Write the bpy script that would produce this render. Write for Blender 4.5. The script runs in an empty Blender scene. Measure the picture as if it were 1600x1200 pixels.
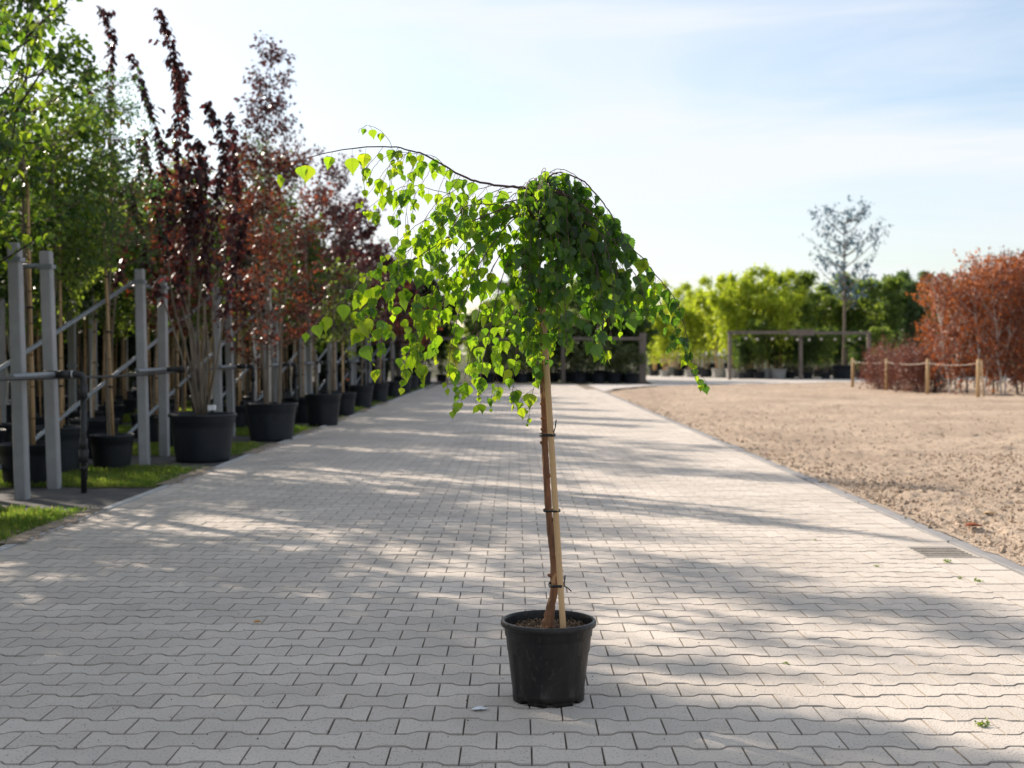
import bpy, math, random
import numpy as np
from mathutils import Vector, Matrix

# ------------------------------------------------------------------ camera, light, exposure
scene = bpy.context.scene
COL = scene.collection
R = math.radians
F_PX, CAM_H, PITCH, YAW = 1990.0, 1.12, math.atan(47/1990), math.atan(4/1990)
cam_d = bpy.data.cameras.new("camera")
cam = bpy.data.objects.new("camera", cam_d); COL.objects.link(cam)
cam.location = (0, 0, CAM_H)
cam.rotation_euler = (R(90)-PITCH, 0, YAW)
cam_d.sensor_width = 36; cam_d.lens = F_PX/1600*36
cam_d.clip_end = 3000; cam_d.clip_start = 0.05
cam_d.dof.use_dof = True; cam_d.dof.focus_distance = 4.1; cam_d.dof.aperture_fstop = 4.2
scene.camera = cam

SUN_EL, SUN_AZ = 29.0, -47.0            # azimuth in degrees from +Y, negative = left
sd = Vector((math.sin(R(SUN_AZ))*math.cos(R(SUN_EL)), math.cos(R(SUN_AZ))*math.cos(R(SUN_EL)), math.sin(R(SUN_EL))))
sun_d = bpy.data.lights.new("sun", 'SUN'); sun_d.energy = 5.0; sun_d.angle = R(0.8); sun_d.color = (1.0, 0.87, 0.74)
sun = bpy.data.objects.new("sun", sun_d); COL.objects.link(sun)
sun.rotation_euler = sd.to_track_quat('Z', 'Y').to_euler()

world = bpy.data.worlds.new("World"); scene.world = world; world.use_nodes = True
nt = world.node_tree; nt.nodes.clear()
def N(t, typ, **kw):
    n = t.nodes.new(typ)
    for k, v in kw.items(): setattr(n, k, v)
    return n
sky = N(nt, 'ShaderNodeTexSky', sky_type='NISHITA', sun_disc=False, sun_elevation=R(SUN_EL), sun_rotation=R(SUN_AZ),
        air_density=1.0, dust_density=1.2, ozone_density=1.2)
tc = N(nt, 'ShaderNodeTexCoord')
mp = N(nt, 'ShaderNodeMapping'); mp.inputs['Scale'].default_value = (0.9, 1.4, 6.5); mp.inputs['Rotation'].default_value = (0.1, 0.12, 0.3)
no = N(nt, 'ShaderNodeTexNoise'); no.inputs['Scale'].default_value = 1.6; no.inputs['Detail'].default_value = 6; no.inputs['Roughness'].default_value = 0.55; no.inputs['Distortion'].default_value = 0.6
cr = N(nt, 'ShaderNodeValToRGB'); cr.color_ramp.elements[0].position = 0.40; cr.color_ramp.elements[1].position = 0.60
cr.color_ramp.elements[0].color = (0.08,)*3+(1,); cr.color_ramp.elements[1].color = (0.88,)*3+(1,)
mx = N(nt, 'ShaderNodeMix', data_type='RGBA')
mx.inputs[7].default_value = (5.3, 5.45, 5.75, 1)
bg = N(nt, 'ShaderNodeBackground'); bg.inputs['Strength'].default_value = 0.10
ow = N(nt, 'ShaderNodeOutputWorld')
L = nt.links.new
L(tc.outputs['Generated'], mp.inputs['Vector']); L(mp.outputs[0], no.inputs['Vector']); L(no.outputs['Fac'], cr.inputs[0])
L(cr.outputs[0], mx.inputs[0]); L(sky.outputs[0], mx.inputs[6]); L(mx.outputs[2], bg.inputs[0]); L(bg.outputs[0], ow.inputs[0])
scene.view_settings.view_transform = 'Standard'; scene.view_settings.look = 'None'
scene.view_settings.exposure = 0.85; scene.view_settings.gamma = 1.0
scene.render.resolution_x = 1024; scene.render.resolution_y = 768
scene.cycles.max_bounces = 8; scene.cycles.transparent_max_bounces = 8

cam_rot = cam.rotation_euler.to_matrix()
def W(px, py, D):
    """world point seen at photo pixel (px,py) at depth D along the road"""
    r = cam_rot @ Vector(((px-800)/F_PX, -(py-600)/F_PX, -1.0))
    t = D/r.y
    return np.array((r.x*t, D, CAM_H + r.z*t))
def to_px(p):
    v = cam_rot.transposed() @ Vector((p[0], p[1], p[2]-CAM_H))
    return 800+F_PX*v.x/-v.z, 600-F_PX*v.y/-v.z, -v.z

# ------------------------------------------------------------------ materials
def mat(name, base, rough=0.8, var=None, vscale=8.0, bump=0.0, bscale=60.0, metallic=0.0, spec=0.4,
        coord='Object', objrand=0.0, attr=0.0, stretch=(1,1,1), detail=6.0, spots=None, sscale=25.0, sthr=0.62, bdist=0.01):
    m = bpy.data.materials.new(name); m.use_nodes = True
    t = m.node_tree; p = t.nodes['Principled BSDF']; ln = t.links.new
    p.inputs['Roughness'].default_value = rough; p.inputs['Metallic'].default_value = metallic
    p.inputs['Specular IOR Level'].default_value = spec
    tcn = N(t, 'ShaderNodeTexCoord'); mpn = N(t, 'ShaderNodeMapping'); mpn.inputs['Scale'].default_value = stretch
    if coord == 'World': ln(N(t, 'ShaderNodeNewGeometry').outputs['Position'], mpn.inputs[0])
    else: ln(tcn.outputs[coord], mpn.inputs[0])
    vec = mpn.outputs[0]
    col = None
    mixn = N(t, 'ShaderNodeMix', data_type='RGBA'); mixn.inputs[6].default_value = (*base, 1)
    mixn.inputs[7].default_value = (*(var or base), 1)
    n1 = N(t, 'ShaderNodeTexNoise'); n1.inputs['Scale'].default_value = vscale; n1.inputs['Detail'].default_value = detail; n1.inputs['Roughness'].default_value = 0.62
    ln(vec, n1.inputs['Vector'])
    mr = N(t, 'ShaderNodeMapRange'); mr.inputs[1].default_value = 0.33; mr.inputs[2].default_value = 0.67
    ln(n1.outputs['Fac'], mr.inputs[0]); ln(mr.outputs[0], mixn.inputs[0]); col = mixn.outputs[2]
    if spots:
        n3 = N(t, 'ShaderNodeTexNoise'); n3.inputs['Scale'].default_value = sscale; n3.inputs['Detail'].default_value = 4
        ln(vec, n3.inputs['Vector'])
        m3 = N(t, 'ShaderNodeMapRange'); m3.inputs[1].default_value = sthr; m3.inputs[2].default_value = sthr+0.06
        ln(n3.outputs['Fac'], m3.inputs[0])
        mx3 = N(t, 'ShaderNodeMix', data_type='RGBA'); mx3.inputs[7].default_value = (*spots, 1)
        ln(m3.outputs[0], mx3.inputs[0]); ln(col, mx3.inputs[6]); col = mx3.outputs[2]
    if attr or objrand:
        f = None
        if attr:
            a = N(t, 'ShaderNodeAttribute', attribute_name='rnd'); f = a.outputs['Fac']; amt = attr
        if objrand:
            o = N(t, 'ShaderNodeObjectInfo'); amt = objrand
            if f is None: f = o.outputs['Random']
            else:
                ad = N(t, 'ShaderNodeMath', operation='ADD'); ln(f, ad.inputs[0]); ln(o.outputs['Random'], ad.inputs[1])
                fr = N(t, 'ShaderNodeMath', operation='FRACT'); ln(ad.outputs[0], fr.inputs[0]); f = fr.outputs[0]
        r2 = N(t, 'ShaderNodeMapRange'); r2.inputs[3].default_value = 1-amt; r2.inputs[4].default_value = 1+amt
        ln(f, r2.inputs[0])
        hv = N(t, 'ShaderNodeHueSaturation'); ln(r2.outputs[0], hv.inputs['Value']); ln(col, hv.inputs['Color']); col = hv.outputs[0]
    ln(col, p.inputs['Base Color'])
    if bump:
        n2 = N(t, 'ShaderNodeTexNoise'); n2.inputs['Scale'].default_value = bscale; n2.inputs['Detail'].default_value = 5
        ln(vec, n2.inputs['Vector'])
        b = N(t, 'ShaderNodeBump'); b.inputs['Strength'].default_value = bump; b.inputs['Distance'].default_value = bdist
        ln(n2.outputs['Fac'], b.inputs['Height']); ln(b.outputs[0], p.inputs['Normal'])
    return m

def leaf_mat(name, ca, cb, ta, tb, fac=0.45, rough=0.42, veins=False, spec=0.4):
    """ca..cb reflected colour, ta..tb transmitted colour, picked per leaf by the 'rnd' attribute / object random"""
    m = bpy.data.materials.new(name); m.use_nodes = True
    t = m.node_tree; p = t.nodes['Principled BSDF']; ln = t.links.new; out = t.nodes['Material Output']
    a = N(t, 'ShaderNodeAttribute', attribute_name='rnd'); o = N(t, 'ShaderNodeObjectInfo')
    ad = N(t, 'ShaderNodeMath', operation='ADD'); fr = N(t, 'ShaderNodeMath', operation='FRACT')
    ln(a.outputs['Fac'], ad.inputs[0]); ln(o.outputs['Random'], ad.inputs[1]); ln(ad.outputs[0], fr.inputs[0])
    c1 = N(t, 'ShaderNodeMix', data_type='RGBA'); c1.inputs[6].default_value = (*ca, 1); c1.inputs[7].default_value = (*cb, 1)
    c2 = N(t, 'ShaderNodeMix', data_type='RGBA'); c2.inputs[6].default_value = (*ta, 1); c2.inputs[7].default_value = (*tb, 1)
    ln(fr.outputs[0], c1.inputs[0]); ln(fr.outputs[0], c2.inputs[0])
    dcol, tcol = c1.outputs[2], c2.outputs[2]
    if veins:
        uv = N(t, 'ShaderNodeUVMap'); sx = N(t, 'ShaderNodeSeparateXYZ'); ln(uv.outputs[0], sx.inputs[0])
        ax = N(t, 'ShaderNodeMath', operation='ABSOLUTE'); ln(sx.outputs[0], ax.inputs[0])
        m1 = N(t, 'ShaderNodeMath', operation='MULTIPLY'); m1.inputs[1].default_value = 1.0; ln(ax.outputs[0], m1.inputs[0])
        s1 = N(t, 'ShaderNodeMath', operation='SUBTRACT'); ln(sx.outputs[1], s1.inputs[0]); ln(m1.outputs[0], s1.inputs[1])
        s2 = N(t, 'ShaderNodeMath', operation='MULTIPLY'); s2.inputs[1].default_value = 8.0; ln(s1.outputs[0], s2.inputs[0])
        pp = N(t, 'ShaderNodeMath', operation='FRACT'); ln(s2.outputs[0], pp.inputs[0])
        lt = N(t, 'ShaderNodeMath', operation='LESS_THAN'); lt.inputs[1].default_value = 0.14; ln(pp.outputs[0], lt.inputs[0])
        l2 = N(t, 'ShaderNodeMath', operation='LESS_THAN'); l2.inputs[1].default_value = 0.022; ln(ax.outputs[0], l2.inputs[0])
        mxx = N(t, 'ShaderNodeMath', operation='MAXIMUM'); ln(lt.outputs[0], mxx.inputs[0]); ln(l2.outputs[0], mxx.inputs[1])
        sc = N(t, 'ShaderNodeMapRange'); sc.inputs[3].default_value = 1.0; sc.inputs[4].default_value = 0.72; ln(mxx.outputs[0], sc.inputs[0])
        h2 = N(t, 'ShaderNodeHueSaturation'); ln(sc.outputs[0], h2.inputs['Value']); ln(tcol, h2.inputs['Color']); tcol = h2.outputs[0]
    ln(dcol, p.inputs['Base Color']); p.inputs['Roughness'].default_value = rough; p.inputs['Specular IOR Level'].default_value = spec
    tr = N(t, 'ShaderNodeBsdfTranslucent'); ln(tcol, tr.inputs[0])
    ms = N(t, 'ShaderNodeMixShader'); ms.inputs[0].default_value = fac
    ln(p.outputs[0], ms.inputs[1]); ln(tr.outputs[0], ms.inputs[2]); ln(ms.outputs[0], out.inputs[0])
    return m

M = {}
M['paver'] = mat('concrete_paver', (0.44, 0.40, 0.352), 0.9, (0.56, 0.51, 0.45), 1.1, bump=0.8, bscale=140, spec=0.2, objrand=0.075, attr=0.075, spots=(0.23, 0.205, 0.18), sscale=130, sthr=0.60, bdist=0.005, coord='World', detail=9)
M['paveredge'] = mat('paver_edge', (0.25, 0.22, 0.185), 0.95, (0.36, 0.325, 0.28), 9, spec=0.1, coord='World')
M['kerbgrey'] = mat('grey_kerb', (0.20, 0.20, 0.205), 0.95, (0.25, 0.25, 0.25), 5.0, bump=0.3, bscale=200, objrand=0.05)
M['joint'] = mat('joint_sand', (0.15, 0.13, 0.105), 0.95, (0.26, 0.225, 0.18), 5.0, bump=0.6, bscale=400, spec=0.1)
M['kerb'] = mat('kerb_concrete', (0.38, 0.38, 0.38), 0.85, (0.45, 0.45, 0.44), 5.0, bump=0.3, bscale=200, objrand=0.06)
M['sand'] = mat('sandy_soil', (0.34, 0.265, 0.20), 0.97, (0.50, 0.40, 0.305), 0.45, bump=1.0, bscale=75, spec=0.1, spots=(0.27, 0.205, 0.15), sscale=16.0, sthr=0.58, bdist=0.022, detail=10)
M['clod'] = mat('soil_clod', (0.27, 0.205, 0.15), 0.97, (0.42, 0.325, 0.24), 20, bump=0.6, bscale=120, spec=0.1)
M['earth'] = mat('earth', (0.075, 0.07, 0.045), 0.97, (0.05, 0.065, 0.03), 0.6, spec=0.1)
M['cloth'] = mat('ground_cloth', (0.060, 0.060, 0.062), 0.85, (0.10, 0.095, 0.09), 2.2, bump=0.4, bscale=90, spec=0.3)
M['turf'] = mat('turf_soil', (0.07, 0.09, 0.03), 0.97, (0.12, 0.10, 0.06), 9.0, spec=0.1)
M['post'] = mat('post_concrete', (0.34, 0.34, 0.34), 0.88, (0.27, 0.27, 0.265), 5.0, bump=0.35, bscale=110, objrand=0.1, spots=(0.2, 0.2, 0.19), sscale=60, sthr=0.66)
M['steel'] = mat('galvanised_steel', (0.30, 0.32, 0.34), 0.55, (0.22, 0.24, 0.26), 14, metallic=0.6)
M['blackpipe'] = mat('black_pipe', (0.018, 0.019, 0.021), 0.5, (0.03, 0.03, 0.03), 9)
M['pot'] = mat('black_pot', (0.007, 0.0075, 0.009), 0.40, (0.030, 0.026, 0.022), 7, bump=0.25, bscale=70, spec=0.28, spots=(0.035, 0.030, 0.026), sscale=75, sthr=0.60, stretch=(1, 1, .45))
M['potfar'] = mat('black_plastic', (0.010, 0.0125, 0.017), 0.5, (0.017, 0.020, 0.025), 5, spec=0.3, bump=0.15, bscale=30, objrand=0.25)
M['potpale'] = mat('pale_pot', (0.36, 0.35, 0.33), 0.7, (0.25, 0.25, 0.24), 8)
M['soil'] = mat('potting_soil', (0.045, 0.030, 0.020), 0.97, (0.10, 0.07, 0.045), 40, bump=1.0, bscale=90, spec=0.1)
M['chip'] = mat('bark_chip', (0.13, 0.085, 0.055), 0.95, (0.24, 0.17, 0.11), 50, spec=0.15)
M['bark'] = mat('red_brown_bark', (0.27, 0.125, 0.058), 0.8, (0.11, 0.055, 0.032), 22, bump=0.8, bscale=55, stretch=(2, 2, 0.5), spots=(0.46, 0.27, 0.13), sscale=30, sthr=0.6, bdist=0.004)
M['twig'] = mat('purple_twig', (0.085, 0.035, 0.040), 0.55, (0.12, 0.055, 0.05), 30)
M['barkgrey'] = mat('grey_bark', (0.21, 0.17, 0.125), 0.9, (0.12, 0.095, 0.07), 14, bump=0.4, bscale=40, stretch=(1, 1, 0.3))
M['barkdark'] = mat('dark_bark', (0.045, 0.035, 0.03), 0.9, (0.07, 0.055, 0.045), 14)
M['birchbark'] = mat('white_bark', (0.62, 0.60, 0.56), 0.8, (0.45, 0.42, 0.38), 4, stretch=(0.6, 0.6, 7), spots=(0.05, 0.045, 0.04), sscale=4.0, sthr=0.6)
M['bamboo'] = mat('bamboo_cane', (0.52, 0.32, 0.15), 0.5, (0.62, 0.40, 0.20), 10, bump=0.15, bscale=60, stretch=(1, 1, 0.15), objrand=0.12)
M['cane'] = mat('nursery_cane', (0.50, 0.33, 0.16), 0.6, (0.36, 0.23, 0.12), 6, objrand=0.3)
M['node'] = mat('cane_node', (0.17, 0.10, 0.05), 0.8)
M['tie'] = mat('black_tie', (0.010, 0.010, 0.010), 0.5)
M['wood'] = mat('weathered_wood', (0.12, 0.10, 0.083), 0.9, (0.18, 0.15, 0.125), 6, stretch=(1, 1, 0.3), objrand=0.1)
M['stakewood'] = mat('new_wood', (0.48, 0.34, 0.18), 0.8, (0.38, 0.26, 0.14), 5, stretch=(1, 1, 0.2), objrand=0.12)
M['darkrust'] = leaf_mat('dark_rust_leaf', (0.07, 0.026, 0.020), (0.34, 0.090, 0.028), (0.14, 0.035, 0.02), (0.50, 0.15, 0.035), 0.33, 0.45)
M['spill'] = mat('washed_soil', (0.20, 0.165, 0.13), 0.97, (0.30, 0.26, 0.21), 14, bump=.6, bscale=150, spec=.1)
M['shadehedge'] = leaf_mat('shade_dark_leaf', (0.012, 0.022, 0.010), (0.025, 0.042, 0.014), (0.02, 0.05, 0.01), (0.05, 0.10, 0.01), 0.15, 0.6, spec=0.2)  # leaf colour darkened to stand for deep shade behind the tree rows
M['rope'] = mat('pale_rope', (0.55, 0.50, 0.42), 0.9)
M['iron'] = mat('cast_iron', (0.34, 0.31, 0.275), 0.8, (0.42, 0.385, 0.34), 30)
M['slotshade'] = mat('slot_shade', (0.006, 0.006, 0.006), 0.9)
M['white'] = mat('white_tag', (0.7, 0.7, 0.72), 0.6)
M['orange'] = mat('orange_tag', (0.75, 0.16, 0.03), 0.6)
M['dryleaf'] = mat('dry_leaf', (0.22, 0.055, 0.02), 0.5, (0.30, 0.10, 0.04), 14)
M['yellowleaf'] = mat('yellow_leaf', (0.60, 0.30, 0.03), 0.6, (0.45, 0.2, 0.03), 60)
M['film'] = mat('clear_film', (0.62, 0.66, 0.70), 0.15, (0.45, 0.48, 0.5), 60, spec=0.8)

M['birchleaf'] = leaf_mat('birch_leaf', (0.030, 0.075, 0.018), (0.055, 0.115, 0.022), (0.20, 0.45, 0.012), (0.50, 0.76, 0.02), 0.5, 0.38, veins=True, spec=0.5)
M['shadeleaf'] = leaf_mat('shaded_birch_leaf', (0.026, 0.060, 0.018), (0.048, 0.092, 0.022), (0.10, 0.26, 0.014), (0.24, 0.48, 0.02), 0.46, 0.36, veins=True, spec=0.5)  # birch leaf darkened to carry the shade of the crown's right side
M['youngleaf'] = leaf_mat('young_birch_leaf', (0.09, 0.17, 0.02), (0.14, 0.22, 0.03), (0.42, 0.72, 0.015), (0.66, 0.80, 0.02), 0.5, 0.45, veins=True)
M['bigleaf'] = leaf_mat('lime_leaf', (0.035, 0.075, 0.02), (0.07, 0.12, 0.02), (0.12, 0.30, 0.02), (0.50, 0.66, 0.03), 0.42)
M['green'] = leaf_mat('green_leaf', (0.018, 0.040, 0.014), (0.045, 0.078, 0.018), (0.04, 0.12, 0.014), (0.24, 0.38, 0.02), 0.38)
M['fern'] = leaf_mat('feather_leaf', (0.026, 0.055, 0.024), (0.045, 0.085, 0.028), (0.07, 0.20, 0.04), (0.17, 0.34, 0.05), 0.40)
M['purple'] = leaf_mat('purple_leaf', (0.028, 0.014, 0.018), (0.052, 0.020, 0.023), (0.05, 0.015, 0.016), (0.15, 0.034, 0.030), 0.36, 0.33)
M['copper'] = leaf_mat('copper_leaf', (0.045, 0.020, 0.016), (0.11, 0.036, 0.020), (0.12, 0.028, 0.018), (0.36, 0.09, 0.035), 0.38, 0.35)
M['rust'] = leaf_mat('rust_leaf', (0.17, 0.055, 0.026), (0.56, 0.165, 0.035), (0.30, 0.08, 0.02), (0.75, 0.26, 0.04), 0.35, 0.5)
M['barberry'] = leaf_mat('barberry_leaf', (0.075, 0.030, 0.028), (0.24, 0.085, 0.055), (0.14, 0.05, 0.04), (0.28, 0.12, 0.07), 0.3, 0.45)
M['bamboogreen'] = leaf_mat('bamboo_leaf', (0.20, 0.28, 0.03), (0.40, 0.44, 0.05), (0.50, 0.70, 0.02), (0.80, 0.86, 0.05), 0.42)
M['midgreen'] = leaf_mat('mid_leaf', (0.055, 0.10, 0.03), (0.13, 0.18, 0.04), (0.18, 0.32, 0.03), (0.48, 0.60, 0.06), 0.42)
M['olive'] = leaf_mat('olive_leaf', (0.06, 0.08, 0.035), (0.13, 0.16, 0.065), (0.15, 0.22, 0.05), (0.34, 0.42, 0.09), 0.35)
M['pine'] = leaf_mat('poplar_leaf', (0.07, 0.12, 0.055), (0.14, 0.20, 0.08), (0.14, 0.26, 0.07), (0.30, 0.44, 0.11), 0.36)
M['blueleaf'] = leaf_mat('grey_leaf', (0.05, 0.09, 0.13), (0.08, 0.13, 0.17), (0.08, 0.17, 0.24), (0.14, 0.24, 0.30), 0.35)
M['grass'] = leaf_mat('grass_blade', (0.05, 0.095, 0.015), (0.14, 0.16, 0.045), (0.14, 0.32, 0.02), (0.42, 0.48, 0.07), 0.42, 0.5)

# ------------------------------------------------------------------ mesh helpers
def mesh_np(name, V, faces, m=None, rnd=None, uv=None, smooth=False, fmat=None):
    """V (n,3); faces: list of tuples, or (k,3)/(k,4) array"""
    me = bpy.data.meshes.new(name)
    if isinstance(faces, np.ndarray):
        V = np.asarray(V, dtype=np.float32); k, s = faces.shape
        me.vertices.add(len(V)); me.vertices.foreach_set('co', V.ravel())
        me.loops.add(k*s); me.loops.foreach_set('vertex_index', faces.astype(np.int32).ravel())
        me.polygons.add(k); me.polygons.foreach_set('loop_start', np.arange(0, k*s, s, dtype=np.int32))
        me.polygons.foreach_set('loop_total', np.full(k, s, dtype=np.int32))
        if uv is not None:
            l = me.uv_layers.new(name='UVMap'); l.data.foreach_set('uv', np.asarray(uv, dtype=np.float32)[faces.ravel()].ravel())
    else:
        me.from_pydata([tuple(map(float, v)) for v in V], [], faces)
    if rnd is not None:
        a = me.attributes.new('rnd', 'FLOAT', 'POINT'); a.data.foreach_set('value', np.asarray(rnd, dtype=np.float32))
    me.update(calc_edges=True)
    mats = m if isinstance(m, (list, tuple)) else [m]
    for q in mats:
        if q: me.materials.append(q)
    if fmat is not None: me.polygons.foreach_set('material_index', np.asarray(fmat, dtype=np.int32))
    me.polygons.foreach_set('use_smooth', np.full(len(me.polygons), smooth, dtype=bool))
    return me

class MB:
    """collects tubes, boxes and lathes as quads/tris"""
    def __init__(s): s.v = []; s.f = []; s.mi = []; s.n = 0
    def add(s, v, f, mi=0):
        s.v.append(np.asarray(v, float)); s.f += [tuple(i+s.n for i in q) for q in f]; s.mi += [mi]*len(f); s.n += len(v)
    def tube(s, pts, rad, k=6, mi=0, cap=True, lump=0.0, rng=None, square=False):
        P = np.asarray(pts, float); n = len(P)
        rad = np.full(n, rad) if np.isscalar(rad) else np.asarray(rad, float)
        T = np.gradient(P, axis=0); T /= np.linalg.norm(T, axis=1)[:, None]+1e-9
        up = np.array((1.0, 0, 0)) if abs(T[0][2]) > 0.7 else np.array((0, 0, 1.0))
        V = []
        for i in range(n):
            a = np.cross(T[i], up); a /= np.linalg.norm(a)+1e-9; b = np.cross(T[i], a)
            for j in range(k):
                th = 2*math.pi*(j+(0.5 if square else 0))/k
                r = rad[i]*(1+(lump*(rng.random()-0.5) if lump else 0))
                V.append(P[i]+r*(math.cos(th)*a+math.sin(th)*b))
        Fc = [(i*k+j, i*k+(j+1) % k, (i+1)*k+(j+1) % k, (i+1)*k+j) for i in range(n-1) for j in range(k)]
        if cap: Fc += [tuple(range(k))[::-1], tuple(range((n-1)*k, n*k))]
        s.add(V, Fc, mi)
    def box(s, c, size, rot=None, mi=0):
        c = np.asarray(c, float); h = np.asarray(size, float)/2
        V = np.array([(x, y, z) for x in (-1, 1) for y in (-1, 1) for z in (-1, 1)])*h
        if rot is not None: V = V @ np.array(rot).T
        s.add(V+c, [(0, 1, 3, 2), (4, 6, 7, 5), (0, 4, 5, 1), (2, 3, 7, 6), (0, 2, 6, 4), (1, 5, 7, 3)], mi)
    def lathe(s, prof, k=32, c=(0, 0, 0), mi=0, mod=None):
        V = []
        for i, (r, z) in enumerate(prof):
            for j in range(k):
                a = 2*math.pi*j/k; rr = r*(mod(i, a) if mod else 1)
                V.append((c[0]+rr*math.cos(a), c[1]+rr*math.sin(a), c[2]+z))
        s.add(V, [(i*k+j, i*k+(j+1) % k, (i+1)*k+(j+1) % k, (i+1)*k+j) for i in range(len(prof)-1) for j in range(k)], mi)
    def build(s, name, m, parent=None, smooth=True, kind=None):
        me = mesh_np(name, np.concatenate(s.v), s.f, m, smooth=smooth, fmat=s.mi)
        return link(name, me, parent, kind)

def link(name, me, parent=None, kind=None, loc=None):
    o = bpy.data.objects.new(name, me); COL.objects.link(o)
    if parent is not None: o.parent = parent
    if loc is not None: o.location = loc
    if kind: o['kind'] = kind
    return o
def tag(o, label, cat, group=None):
    o['label'] = label; o['category'] = cat
    if group: o['group'] = group
    return o
def thing(name, loc, label, cat, group=None, rz=0.0):
    o = bpy.data.objects.new(name, None); COL.objects.link(o); o.location = tuple(map(float, loc)); o.rotation_euler.z = rz
    o.empty_display_size = 0.2
    return tag(o, label, cat, group)
def dup(root, loc, rz, scale, label, group):
    r = root.copy(); COL.objects.link(r); r.location = loc; r.rotation_euler.z = rz; r.scale = (scale,)*3
    r['label'] = label; r['group'] = group
    for ch in list(root.children):
        c = ch.copy(); COL.objects.link(c); c.parent = r
        for g in list(ch.children):
            d = g.copy(); COL.objects.link(d); d.parent = c
    return r

def norm(a): return a/(np.linalg.norm(a, axis=-1, keepdims=True)+1e-9)
def frames(axis, nrm):
    """rotation matrices with columns (x, axis, n)"""
    y = norm(axis); x = norm(np.cross(y, nrm)); z = np.cross(x, y)
    return np.stack((x, y, z), axis=-1)
LEAF_V = np.array([(0, 0, 0), (0.33, 0.42, 0.07), (0, 1, -0.05), (-0.33, 0.42, 0.07)])
LEAF_F = np.array([(0, 1, 2), (0, 2, 3)])
LANCE_V = np.array([(0, 0, 0), (0.13, 0.42, 0.03), (0, 1, -0.12), (-0.13, 0.42, 0.03)])
OVAL_V = np.array([(0, 0, 0), (0.25, 0.25, 0.05), (0.27, 0.58, 0.05), (0, 1, -0.12), (-0.27, 0.58, 0.05), (-0.25, 0.25, 0.05), (0, 0.5, -0.02)])
OVAL_F = np.array([(0, 1, 6), (1, 2, 6), (2, 3, 6), (3, 4, 6), (4, 5, 6), (5, 0, 6)])
# five-lobed maple leaf
LOBE_V = [(0, 0, 0)]
for a_, r_ in ((-1.9, .45), (-1.45, .25), (-1.0, .75), (-.6, .35), (0, 1.0), (.6, .35), (1.0, .75), (1.45, .25), (1.9, .45)):
    LOBE_V.append((math.sin(a_)*r_*.75, .12+math.cos(a_)*r_*.8, -.08*r_))
LOBE_V = np.array(LOBE_V); LOBE_F = np.array([(0, i, i+1) for i in range(1, 9)])

def leaf_cloud(name, P, A, Nn, S, m, tv=LEAF_V, tf=LEAF_F, rng=None, parent=None, kind='stuff', uv=None, rnd=None):
    P = np.asarray(P); k = len(P)
    Rm = frames(np.asarray(A), np.asarray(Nn))
    V = P[:, None, :]+np.einsum('kij,nj->kni', Rm, tv)*np.asarray(S)[:, None, None]
    n = len(tv); F_ = (tf[None]+(np.arange(k)*n)[:, None, None]).reshape(-1, 3)
    rv = np.repeat(rng.random(k) if rnd is None else rnd, n)
    uvv = np.tile(tv[:, :2], (k, 1)) if uv else None
    me = mesh_np(name, V.reshape(-1, 3), F_, m, rnd=rv, uv=uvv)
    return link(name, me, parent, kind)

def spline(pts, n):
    P = np.asarray(pts, float); m_ = len(P)
    Q = np.vstack((2*P[0]-P[1], P, 2*P[-1]-P[-2])); out = []
    for u in np.linspace(0, m_-1-1e-6, n):
        i = int(u); t = u-i; p0, p1, p2, p3 = Q[i:i+4]
        out.append(0.5*((2*p1)+(-p0+p2)*t+(2*p0-5*p1+4*p2-p3)*t*t+(-p0+3*p1-3*p2+p3)*t**3))
    return np.array(out)

# value noise for ground relief
def vnoise(X, Y, seed=0):
    xi = np.floor(X).astype(np.int64); yi = np.floor(Y).astype(np.int64); fx = X-xi; fy = Y-yi
    def h(a, b):
        v = (a*374761393+b*668265263+seed*982451653) & 0xffffffff
        v = ((v ^ (v >> 13))*1274126177) & 0xffffffff
        return ((v ^ (v >> 16)) & 0xffff)/65535.0
    sx = fx*fx*(3-2*fx); sy = fy*fy*(3-2*fy)
    return (h(xi, yi)*(1-sx)+h(xi+1, yi)*sx)*(1-sy)+(h(xi, yi+1)*(1-sx)+h(xi+1, yi+1)*sx)*sy
def fbm(X, Y, f, o, seed=0):
    s = 0; a = 1; t = 0
    for i in range(o): s = s+a*vnoise(X*f, Y*f, seed+i); t += a; a *= 0.55; f *= 2.1
    return s/t

# ------------------------------------------------------------------ ground, pavement
def sheet(name, poly, z, m, kind='structure', parent=None):
    me = mesh_np(name, [(x, y, z) for x, y in poly], [tuple(range(len(poly)))], m)
    return link(name, me, parent, kind)
sheet('ground', [(-900, -60), (900, -60), (900, 1500), (-900, 1500)], -0.06, M['earth'])
XL, XR = -2.752, 2.248          # paver field
KL0, KL1 = -2.975, -2.915       # left kerb
KR0, KR1 = 2.575, 2.668
pave = sheet('pavement', [(KL0, -2), (KR1, -2), (KR1, 36), (3.2, 41), (4.6, 44.5), (14, 51.5), (45, 60), (60, 75), (6, 66), (5.2, 47.5), (-3.0, 47.5)], -0.012, M['joint'])

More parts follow.
